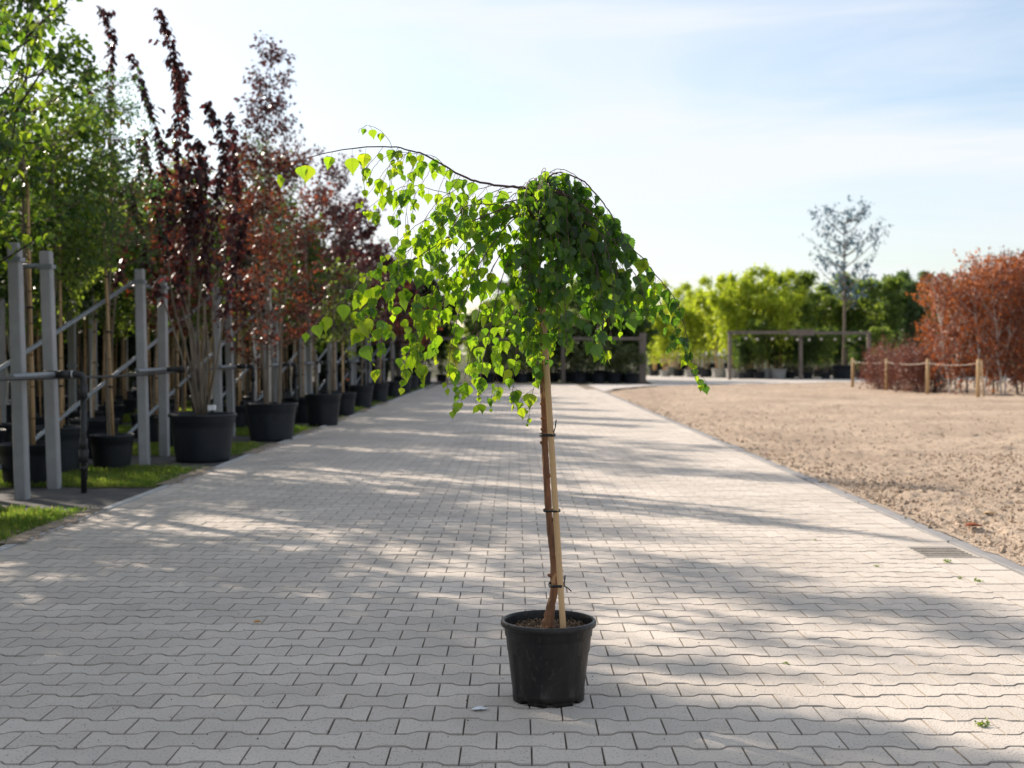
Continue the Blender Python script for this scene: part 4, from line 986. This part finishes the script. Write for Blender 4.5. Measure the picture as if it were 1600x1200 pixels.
for k in range(-1, 9):
    dx = 0 if k != 1 else .12
    y0_ = 10.32+PER*k-(.15 if k == 1 else 0); xs_ = -3.50+dx
    t = thing('standpipe', (xs_, y0_, -.006), 'black irrigation standpipe with elbow and couplings, %s from the near end' % ordn[k+1], 'pipe', 'irrigation standpipes beside the posts')
    b = MB(); b.tube([(0, 0, -.02), (0, 0, .885)], .0235, 14); b.build('riser', M['blackpipe'], t)
    for zc, rr, hh in ((.30, .040, .10), (.40, .034, .08), (.20, .034, .03), (.82, .036, .11)):
        b = MB(); b.lathe([(.02, zc-hh/2), (rr, zc-hh/2), (rr*.96, zc), (rr, zc+hh/2), (.02, zc+hh/2)], 14); b.build('coupling', M['blackpipe'], t)
    el = spline([(0, 0, .86), (0, 0, .93), (-.022, -.01, .958), (-.08, -.02, .962), (-.30, -.05, .965)], 16)
    b = MB(); b.tube(el, .027, 14); e = b.build('elbow', M['blackpipe'], t)
    b = MB(); b.tube([(-.10, -.022, .962), (-.19, -.032, .963)], .034, 14); b.build('collar', M['blackpipe'], e)
    b = MB(); b.tube([(-.075, -.02, .962), (-.083, -.02, .962)], .030, 14); b.build('white_band', M['white'], e)
    if k == 0 or k == 1 or k == 2:
        b = MB(); b.tube(spline([(.03, -.02, .72), (.05, -.05, .55), (.02, -.03, .42), (.05, -.04, .3), (.03, -.03, .02)], 20), .004, 6); b.build('thin_line', M['blackpipe'] if k != 1 else M['rope'], t)
# small bits: tags in pots, cup
for px, py, D, m_, sz, lab in ((499, 575, 17.6, 'white', (.02, .004, .13), 'long white plant label hanging left of the third tub'), (543, 593, 23.2, 'orange', (.035, .01, .03), 'small orange tag in the fourth pot'), (331, 637, 13.2, 'white', (.07, .07, .05), 'small white cup on the rim of the wide tub')):
    p = W(px, py, D); b = MB(); b.box((0, 0, 0), sz); o = b.build('plant_label', M[m_], smooth=False); o.location = tuple(p); tag(o, lab, 'label')

# ------------------------------------------------------------------ right side: posts with rope, shrubs, copper hedge
pts_ = [(1332, 42.4), (1385, 37.8), (1449, 34.3), (1528, 32.3)]
pos = []
for i, (px, D) in enumerate(pts_):
    x = W(px, 610, D)[0]; t = thing('rope_post', (x, D, 0), 'round pale wooden post, %s of the four roped posts on the sand' % ('leftmost', 'second from the left', 'third from the left', 'rightmost')[i], 'post', 'roped wooden posts on the sand')
    b = MB(); b.tube([(0, 0, -.05), (0.01, 0, .96), (0.01, 0, .985)], [.05, .048, .036], 14); b.build('shaft', M['stakewood'], t); pos.append(np.array((x, D, .88)))
    b = MB(); b.tube([(0, 0, .872), (0, 0, .888)], .053, 12); b.build('rope_loop', M['rope'], t)
for i in range(3):
    a_, c_ = pos[i], pos[i+1]; pp = [a_+(c_-a_)*u-(0, 0, .22*u*(1-u)) for u in np.linspace(0, 1, 14)]
    pipe_thing('rope', pp, .0065, M['rope'], 'thin pale rope sagging between the %s roped posts' % ('first two', 'middle two', 'last two')[i], 'rope', 'ropes between the posts', 6)
t = thing('garden_stake', (W(1537, 622, 32.6)[0], 32.6, 0), 'thin wooden stake leaning close behind the rightmost roped post', 'stake'); b = MB(); b.tube([(0, 0, 0), (-.04, .05, .95)], .018, 8); b.build('shaft', M['stakewood'], t)

rr_ = np.random.default_rng(8)
def blob(seed, rx, ry, h, n, size, m, t, tv=LEAF_V, tf=LEAF_F, z0=.05, stems=7, bark='barkdark', hollow=.45):
    """rounded shrub: many stems fanning out, leaf clusters through the outer volume"""
    g = np.random.default_rng(seed); wood = MB(); cl_ = []
    for i in range(stems*5):
        a = g.random()*6.283; u = g.random(); d = np.array((math.cos(a)*rx*g.uniform(.4, 1), math.sin(a)*ry*g.uniform(.4, 1), h*(z0/h+(1-z0/h)*g.uniform(.25, 1.02))))
        s = math.sqrt((d[0]/rx)**2+(d[1]/ry)**2); d[2] *= (1-.35*s*s); d *= g.uniform(.85, 1.12)
        if i < stems*2: wood.tube(spline([(g.normal(0, .05), g.normal(0, .05), 0), d*(.35, .35, .55), d], 8), np.linspace(.012, .003, 8), 4, cap=False)
        cl_.append(d)
    cl_ = np.array(cl_); k = len(cl_); per = n//k
    P = cl_.repeat(per, 0)+g.normal(0, 1, (k*per, 3))*np.array((rx, ry, h))*.17; P[:, 2] = np.maximum(P[:, 2], z0*.6)
    keepv = g.random(len(P)) < 1; P = P[keepv]
    A_ = P*(1, 1, .3)/max(rx, ry)+g.normal(0, .6, P.shape)+(0, 0, .3); nn = g.normal(0, .6, P.shape)+P*(1, 1, .4)/max(rx, .3)+(0, 0, .6)
    wood.build('stems', M[bark], t); leaf_cloud('foliage', P, A_, nn, size*g.uniform(.6, 1.3, len(P)), M[m], tv, tf, g, t)
GB = 'low purple shrubs behind the roped posts'
for i, (px, D, rx, h_, lab) in enumerate(((1374, 39.5, .62, 1.10, 'leftmost low purple-brown shrub, right beside the second roped post'), (1404, 38.0, .60, 1.28, 'low purple-brown shrub between the second and third roped posts'),
      (1432, 36.6, .58, 1.35, 'low purple-brown shrub just left of the third roped post'), (1462, 36.2, .60, 1.42, 'low purple-brown shrub just right of the third roped post'), (1390, 41.5, .7, 1.45, 'low purple-brown shrub in the back row of the low shrubs'), (1445, 39.5, .7, 1.6, 'taller purple-brown shrub in the back row of the low shrubs'))):
    t = thing('purple_shrub', (W(px, 610, D)[0], D, 0), lab, 'shrub', GB); blob(200+i, rx, rx*.9, h_, 3600, .060, 'barberry', t)
GH = 'rust-coloured trees forming the hedge at the right edge'
hd = [(1470, 36.0, 3.05, .55), (1488, 34.6, 3.1, .5), (1511, 35.6, 2.7, .5), (1533, 34.2, 3.55, .55), (1552, 35.4, 3.2, .5), (1568, 33.8, 3.3, .55), (1590, 34.8, 3.6, .55), (1606, 33.5, 3.3, .55), (1630, 34.2, 3.7, .6), (1497, 38.2, 3.0, .6), (1528, 37.5, 3.4, .6), (1560, 37.8, 3.8, .6), (1597, 37.4, 3.9, .6), (1640, 37, 3.8, .6)]
for i, (px, D, h_, sp_) in enumerate(hd):
    t = thing('rust_tree', (W(px, 615, D)[0], D, 0), 'x', 'tree', GH)
    t['label'] = ('slim pale-stemmed tree with rust-orange leaves, %s in the front of the hedge' % ('leftmost', 'second from the left', 'third from the left', 'fourth from the left', 'fifth from the left', 'sixth from the left', 'seventh from the left', 'eighth from the left', 'ninth from the left')[i]) if i < 9 else 'rust-brown tree in the back row of the hedge, %s from the left' % ordn[i-9]
    w, lv = grow(300+i, .12, h_, sp_*1.05, 40, 2700, .092, up=1.5, r0=.032, prof=lambda u: .85+.2*math.sin(3.1*u)-.2*u**3, droop=.1, twig=.42, clump=.035, stems=1+(i % 2)); add_crown(t, w, lv, M['darkrust' if i in (1, 2, 4, 5, 7, 8, 10, 12, 13) else 'rust'], M['birchbark'] if i in (0, 1, 3, 5) else M['barkgrey'], seed=300+i)
for i, (px, D, h_) in enumerate(((1523, 41, 4.0), (1552, 41.5, 4.15), (1585, 41.2, 4.2), (1622, 41, 4.1))):
    t = thing('dark_purple_tree', (W(px, 600, D)[0], D, 0), 'thin dark purple treetop showing above the rust-coloured hedge, %s from the left' % ordn[i], 'tree', 'dark treetops above the hedge')
    w, lv = grow(330+i, 1.0, h_, .6, 34, 1700, .085, up=1.2, r0=.02, twig=.34); add_crown(t, w, lv, M['barberry'], M['barkdark'], seed=330+i)

# ------------------------------------------------------------------ far side: bamboo in pots, timber frames, single tree, trees beyond
protoG = {}
def far_shrub(key, seed, m, rx, h_, n, size, pot, pm='potfar', z0=None, tv=LANCE_V*(1.6, 1, 1)):
    t = thing('x', (0, 0, 0), 'x', 'shrub'); g = np.random.default_rng(seed); wood = MB(); P = []
    for i in range(13):
        a = g.random()*6.283; r1 = rx*g.uniform(.2, .9); top = np.array((math.cos(a)*r1, math.sin(a)*r1, h_*g.uniform(.72, 1.03)))
        pp = spline([(math.cos(a)*.12, math.sin(a)*.12, .2), top*(.5, .5, .6), top, top+(math.cos(a)*.25, math.sin(a)*.25, -.08)], 12); wood.tube(pp, np.linspace(.012, .003, 12), 4, cap=False)
        k_ = n//13; u = g.uniform(.18, 1, k_)**.8; c = pp[(u*11).astype(int)]; P.append(c+g.normal(0, 1, (k_, 3))*(rx*.26*(1.25-u))[:, None]*np.array((1, 1, .8)))
    P = np.concatenate(P); P[:, 2] = np.maximum(P[:, 2], .3)
    A_ = g.normal(0, .7, P.shape)+P*(.6, .6, 0)+(0, 0, -.5); nn = g.normal(0, .7, P.shape)+(0, 0, 1)
    wood.build('stems', M['cane' if m == 'bamboogreen' else 'barkgrey'], t); leaf_cloud('foliage', P, A_, nn, size*g.uniform(.6, 1.3, len(P)), M[m], tv, LEAF_F, g, t)
    if pot: add_pot(t, pot, pot*1.15, k=16, m=pm)
    protoG[key] = [t, False]
far_shrub('bam1', 1, 'bamboogreen', .85, 4.1, 5200, .17, .34, 'potpale'); far_shrub('bam2', 2, 'bamboogreen', .75, 3.6, 5200, .17, .34)
far_shrub('mid1', 3, 'midgreen', .9, 3.3, 4600, .17, .36); far_shrub('mid2', 4, 'midgreen', 1.0, 3.8, 4600, .17, .36)
far_shrub('oli1', 5, 'olive', .95, 2.6, 4200, .16, .36, tv=LEAF_V*.8); far_shrub('pop1', 6, 'pine', .75, 4.6, 4600, .18, .36, tv=LEAF_V*.8)
far_shrub('dark', 7, 'green', 1.0, 2.7, 4600, .17, .36, tv=LEAF_V*.8)
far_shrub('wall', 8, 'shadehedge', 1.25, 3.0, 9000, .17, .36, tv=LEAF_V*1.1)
def put(key, px, D, name, label, cat, group, s=1.0, X=None):
    x = W(px, 595, D)[0] if X is None else X; z = 0 if D < 62 else -.03
    t, u = protoG[key]
    if u: o = dup(t, (x, D, z), rr_.random()*6.28, s, label, group)
    else: o = t; protoG[key][1] = True; o.location = (x, D, z); o.scale = (s,)*3
    o.name = name; o['label'] = label; o['category'] = cat; o['group'] = group; return o
GBm = 'lime green bamboos in pots beyond the sand'
for i, (px, D, s, k_) in enumerate(((1022, 65, .80, 1), (1040, 63.5, .86, 0), (1060, 64.5, .95, 1), (1080, 62, .98, 0), (1103, 61.5, 1.0, 1), (1124, 60.2, 1.10, 0), (1146, 58.8, 1.10, 0), (1172, 58.2, 1.10, 1), (1196, 58, 1.14, 0), (1216, 57.6, 1.14, 0), (1090, 67, 1.15, 1), (1160, 66, 1.3, 1), (1050, 69, 1.15, 0))):
    put(('bam1', 'bam2')[k_], px, D, 'potted_bamboo', 'lime green bamboo in a pot beyond the sand, %s from the left' % ordn[i] if i < 10 else 'tall bamboo in the back row behind the lime green bamboos, %s from the left' % ordn[{12: 0, 10: 1, 11: 2}[i]], 'bamboo', GBm, s)
GD = 'dark green shrubs standing under the right timber frame'
for i, px in enumerate((1160, 1186, 1210, 1234, 1262, 1290, 1345, 1372)):
    put(('dark', 'mid1')[i % 2], px, 57.2+rr_.random()*1.5, 'potted_shrub', 'dark green potted shrub under the right timber frame, %s from the left' % ordn[i], 'shrub', GD, .62+.18*rr_.random())
GM = 'mixed green trees beyond the right timber frame'
for i in range(26):
    px = 1225+i*9.5+rr_.uniform(-4, 4); D = 63+rr_.random()*14; k_ = ('mid1', 'mid2', 'pop1', 'bam2')[int(rr_.integers(0, 4))] if px < 1340 else ('pop1', 'pop1', 'mid2')[int(rr_.integers(0, 3))]
    nm, lab = {'mid1': ('green_tree', 'bushy green tree beyond the right timber frame, %s tree from the left'), 'mid2': ('green_tree', 'bushy green tree beyond the right timber frame, %s tree from the left'), 'pop1': ('upright_tree', 'upright dark green tree beyond the right timber frame, %s from the left'), 'bam2': ('green_bamboo', 'lime green bamboo beyond the right timber frame, %s from the left')}[k_]; lab = lab % ordn[i]
    put(k_, px, D, nm, lab, 'tree', GM, (1.18 if k_ != 'pop1' else 1.05)*rr_.uniform(.85, 1.1))
for i in range(9):
    px = 1455+i*20; put(('pop1', 'mid2')[i % 2], px, 60+rr_.random()*8, 'background_tree', 'green tree far behind the rust-coloured hedge, %s from the left' % ordn[i], 'tree', 'trees far behind the hedge', 1.0)
GC = 'olive green shrubs in pots round the middle timber frame'
for i, (px, D, k_, s) in enumerate(((690, 52, 'mid2', .7), (712, 56, 'bam2', .6), (757, 50, 'mid1', .80), (780, 50.6, 'oli1', .85), (806, 50.2, 'mid1', .85), (832, 50.8, 'oli1', .95), (862, 50.4, 'dark', .95), (890, 50, 'oli1', 1.05), (915, 50.3, 'dark', 1.0), (941, 50.2, 'oli1', 1.12), (966, 50.4, 'oli1', .95), (988, 50, 'dark', .9),
      (770, 54, 'mid2', .85), (820, 54.5, 'mid2', .9), (880, 54.8, 'mid1', 1.15), (930, 54, 'mid2', 1.05), (975, 55, 'mid1', 1.1), (850, 58, 'mid2', 1.05), (795, 59, 'mid1', 1.1), (740, 63, 'mid1', .7))):
    put(k_, px, D, 'potted_shrub', ('olive green potted shrub by the middle timber frame, %s from the left' % ordn[i]) if i < 12 else 'taller green shrub behind the middle timber frame, %s of the back row from the left' % ordn[{740: 0, 770: 1, 795: 2, 820: 3, 850: 4, 880: 5, 930: 6, 975: 7}[px]], 'shrub', GC, s)
for i in range(26):
    px = 560+i*24+rr_.uniform(-10, 10); 
    if 1180 < px: continue
    put(('mid1', 'oli1', 'pop1', 'mid2')[int(rr_.integers(0, 4))], px, 80+rr_.random()*16, 'background_tree', 'pale green distant tree at the end of the road, %s from the left' % ordn[i], 'tree', 'distant trees at the end of the road', rr_.uniform(.85, 1.15)*(.8 if 680 < px < 770 else 1.2))
GW = 'added shrubs darkening the nursery block at the back left'
wl = [(-11.2-.06*i, 15+1.3*i) for i in range(30)]+[(-13.6+1.15*i, 52.0) for i in range(9)]+[(-9.2, 29.5+3.35*i) for i in range(7)]+[(-7.2, 33+3.35*i) for i in range(6)]+[(-5.4, 36.4+3.35*i) for i in range(5)]  # shrubs added so the gaps under the left crowns look dark
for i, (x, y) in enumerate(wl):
    put('wall', 0, y, 'dark_shrub', 'added shrub with shade-dark leaves, darkening the back of the shaded tree rows', 'shrub', GW, rr_.uniform(1.0, 1.3), X=x+rr_.normal(0, .15))
for i in range(8):
    put('dark', 1150+i*32, 61.5, 'dark_shrub', 'dark green shrub behind the bamboos beyond the timber frame, %s from the left' % ordn[i], 'shrub', 'dark shrubs behind the bamboos', .8)
# low black tubs under the middle frame
for i, px in enumerate((762, 790, 815, 845, 905, 935, 960, 985)):
    t = thing('black_tub', (W(px, 598, 48.9)[0], 48.9, 0), 'low square-shouldered black tub under the middle timber frame, %s from the left' % ordn[i], 'tub', 'black tubs under the middle frame'); add_pot(t, .31, .36, k=16)
    w, lv = grow(500+i, .45, 1.5, .4, 10, 500, .13, stems=2, r0=.015); add_crown(t, w, lv, M['olive'], M['barkdark'], seed=i)
def beam(t, p0, p1, w_, h_, nm='beam', m='wood'):
    p0 = np.array(p0, float); p1 = np.array(p1, float); d = p1-p0; b = MB(); a = math.atan2(d[1], d[0])
    Rz = [[math.cos(a), -math.sin(a), 0], [math.sin(a), math.cos(a), 0], [0, 0, 1]]; b.box((p0+p1)/2, (np.linalg.norm(d), w_, h_), Rz); return b.build(nm, M[m], t, smooth=False)
t = thing('timber_frame', (W(1250, 592, 56)[0], 56, 0), 'long weathered timber frame with level beam and string of lamps beyond the sand', 'pergola'); O = np.array(t.location)
Z = lambda px, py, D_=56: W(px, py, D_)-O
for px in (1140, 1251, 1357, 1000+363):
    D_ = 56 if px != 1363 else 58.5; x = W(px, 592, D_)[0]-O[0]; b = MB(); b.box((x, D_-56, 1.02), (.14, .13, 2.04)); b.build('post', M['wood'], t, smooth=False)
zt = Z(1200, 519.5)[2]
beam(t, (Z(1136, 519)[0], -.1, zt), (Z(1232, 519)[0], -.1, zt), .07, .14); beam(t, (Z(1232, 519)[0], -.2, zt), (Z(1270, 519)[0], -.2, zt-.01), .08, .27); beam(t, (Z(1270, 519)[0], -.1, zt-.02), (Z(1360, 519)[0], -.1, zt-.02), .07, .13)
b = MB(); b.tube([(Z(1357, 592)[0]+.2, 0, 1.1), (Z(1372, 592)[0]+.9, -.5, .4)], .05, 6); b.build('strut', M['stakewood'], t)
st = [Z(px, 524+dy, 55.7) for px, dy in ((1150, 0), (1180, 4), (1222, 3), (1255, 5), (1290, 4), (1330, 5), (1357, 1))]; b = MB(); b.tube(spline(st, 30), .012, 4); lc = b.build('lamp_string', M['tie'], t)
for p in spline(st, 12)[1:-1]:
    b = MB(); b.lathe([(.0, .03), (.05, .0), (.055, -.06), (0, -.1)], 8, c=(p[0], p[1], p[2]-.02)); b.build('lamp', M['rope'], lc)
t = thing('timber_frame', (W(880, 598, 49)[0], 49, 0), 'dark weathered timber frame with level beam behind the birch crown', 'pergola'); O = np.array(t.location)
for px in (622, 754, 880, 1004): x = W(px, 598, 49)[0]-O[0]; b = MB(); b.box((x, 0, .92), (.16 if px != 1004 else .26, .16, 1.84 if px != 1004 else 2.0)); b.build('post', M['wood'], t, smooth=False)
zt = (W(900, 529, 49)-O)[2]; x0 = W(620, 529, 49)[0]-O[0]; x1 = W(754, 529, 49)[0]-O[0]; x2 = W(880, 529, 49)[0]-O[0]; x3 = W(1004, 529, 49)[0]-O[0]
for a_, c_ in ((x0, x1), (x1, x2), (x2, x3)): beam(t, (a_+.002, -.09, zt), (c_-.002, -.09, zt), .07, .12)
# lone tree in a big square tub
D = 57.5; t = thing('lone_tree', (W(1318, 590, D)[0], D, 0), 'tall sparse grey-green tree in a wide black tub rising above the timber frame', 'tree')
w, lv = grow(700, 3.2, 7.7, 1.95, 36, 1900, .15, up=.75, r0=.10, twig=.55, limb_r=.03, prof=lambda u: .95-.55*abs(u-.45), droop=.3, tw=(4, 7)); add_crown(t, w, lv, M['blueleaf'], M['barkgrey'], seed=70); add_pot(t, .58, .62, k=24)

# ------------------------------------------------------------------ small litter on the ground
def litter(nm, px, py, label, cat, m, size, seed, curl=.25, z=0.004, flat=True, lift=.0):
    D = F_PX*CAM_H/(py-553.0); g = np.random.default_rng(seed); p = W(px, py, D)
    n = 7; V = []
    for i in range(n):
        u = i/(n-1); wd = math.sin(math.pi*min(1, u*1.02+.02))**.8*.32
        for s_ in (-1, -.5, 0, .5, 1): V.append(((u-.5)*size, s_*wd*size*(1.2-u*.3)+.1*size*math.sin(u*3), abs(s_)**1.5*curl*size*.35*math.sin(math.pi*u)+(u-.6)**2*curl*size*.35+.0015*g.random()))
    F_ = [(i*5+j, i*5+j+1, i*5+j+6, i*5+j+5) for i in range(n-1) for j in range(4)]
    o = link(nm, mesh_np(nm, V, F_, M[m], smooth=True)); o.location = (p[0], p[1], z); o.rotation_euler.z = g.uniform(-.4, .4); 
    md = o.modifiers.new('thickness', 'SOLIDIFY'); md.thickness = .0006
    return tag(o, label, cat)
litter('fallen_leaf', 402, 976, 'small orange-yellow fallen leaf on the shaded paving', 'leaf', 'yellowleaf', .035, 1, .5)
litter('fallen_leaf', 1522, 831, 'large curled red-brown leaf lying on the sand beyond the kerb', 'leaf', 'dryleaf', .125, 2, .45, z=.03)
litter('plastic_scrap', 750, 1114, 'crumpled scrap of clear film on the paving left of the birch pot', 'scrap', 'film', .055, 3, .2)
litter('bark_scrap', 1548, 810, 'pale strip of bark lying on the sand above the red-brown leaf', 'scrap', 'stakewood', .10, 5, .3, z=.03)
for i, (px, py, s_) in enumerate(((1535, 1138, .030), (1480, 880, .032), (1527, 910, .028), (1228, 1040, .016), (1370, 887, .018), (1500, 906, .018), (1273, 845, .014))):
    D = F_PX*CAM_H/(py-553.0); p = W(px, py, D); n_ = 26; g = np.random.default_rng(40+i)
    P = g.normal(0, s_*.35, (n_, 3)); P[:, 2] = 0.001+abs(P[:, 2])*.6; ax = g.normal(0, 1, (n_, 3)); ax[:, 2] = abs(ax[:, 2])*.8
    o = leaf_cloud('weed', P, ax, g.normal(0, .5, (n_, 3))+(0, -.2, 1), s_*.5*g.uniform(.6, 1.3, n_), M['midgreen'], rng=g, kind=None); o.location = (p[0], p[1], 0)
    tag(o, ('tiny green weed growing between pavers near the bottom right corner', 'green weed sprig just below the drain grate', 'green weed sprig on the paving right of the drain grate near the kerb', 'tiny weed right of the birch pot in the paving', 'dark tiny weed in the shade left of the drain grate', 'small weed on the paving below the drain grate', 'tiny weed farthest from the drain grate, to its left')[i], 'weed', 'small weeds in the paving')
cr_ = MB(); g = np.random.default_rng(17)
for i in range(1100):
    yy = 3.4+9*g.random()**1.7; xx = g.uniform(-2.7, 2.5); s_ = .0010+.0022*g.random()**2
    cr_.add(np.array(ICO)*s_*(.6+.8*g.random((7, 3)))+(xx, yy, .001), IF)
cr_.build('grit', M['soil'], None, smooth=False, kind='stuff')
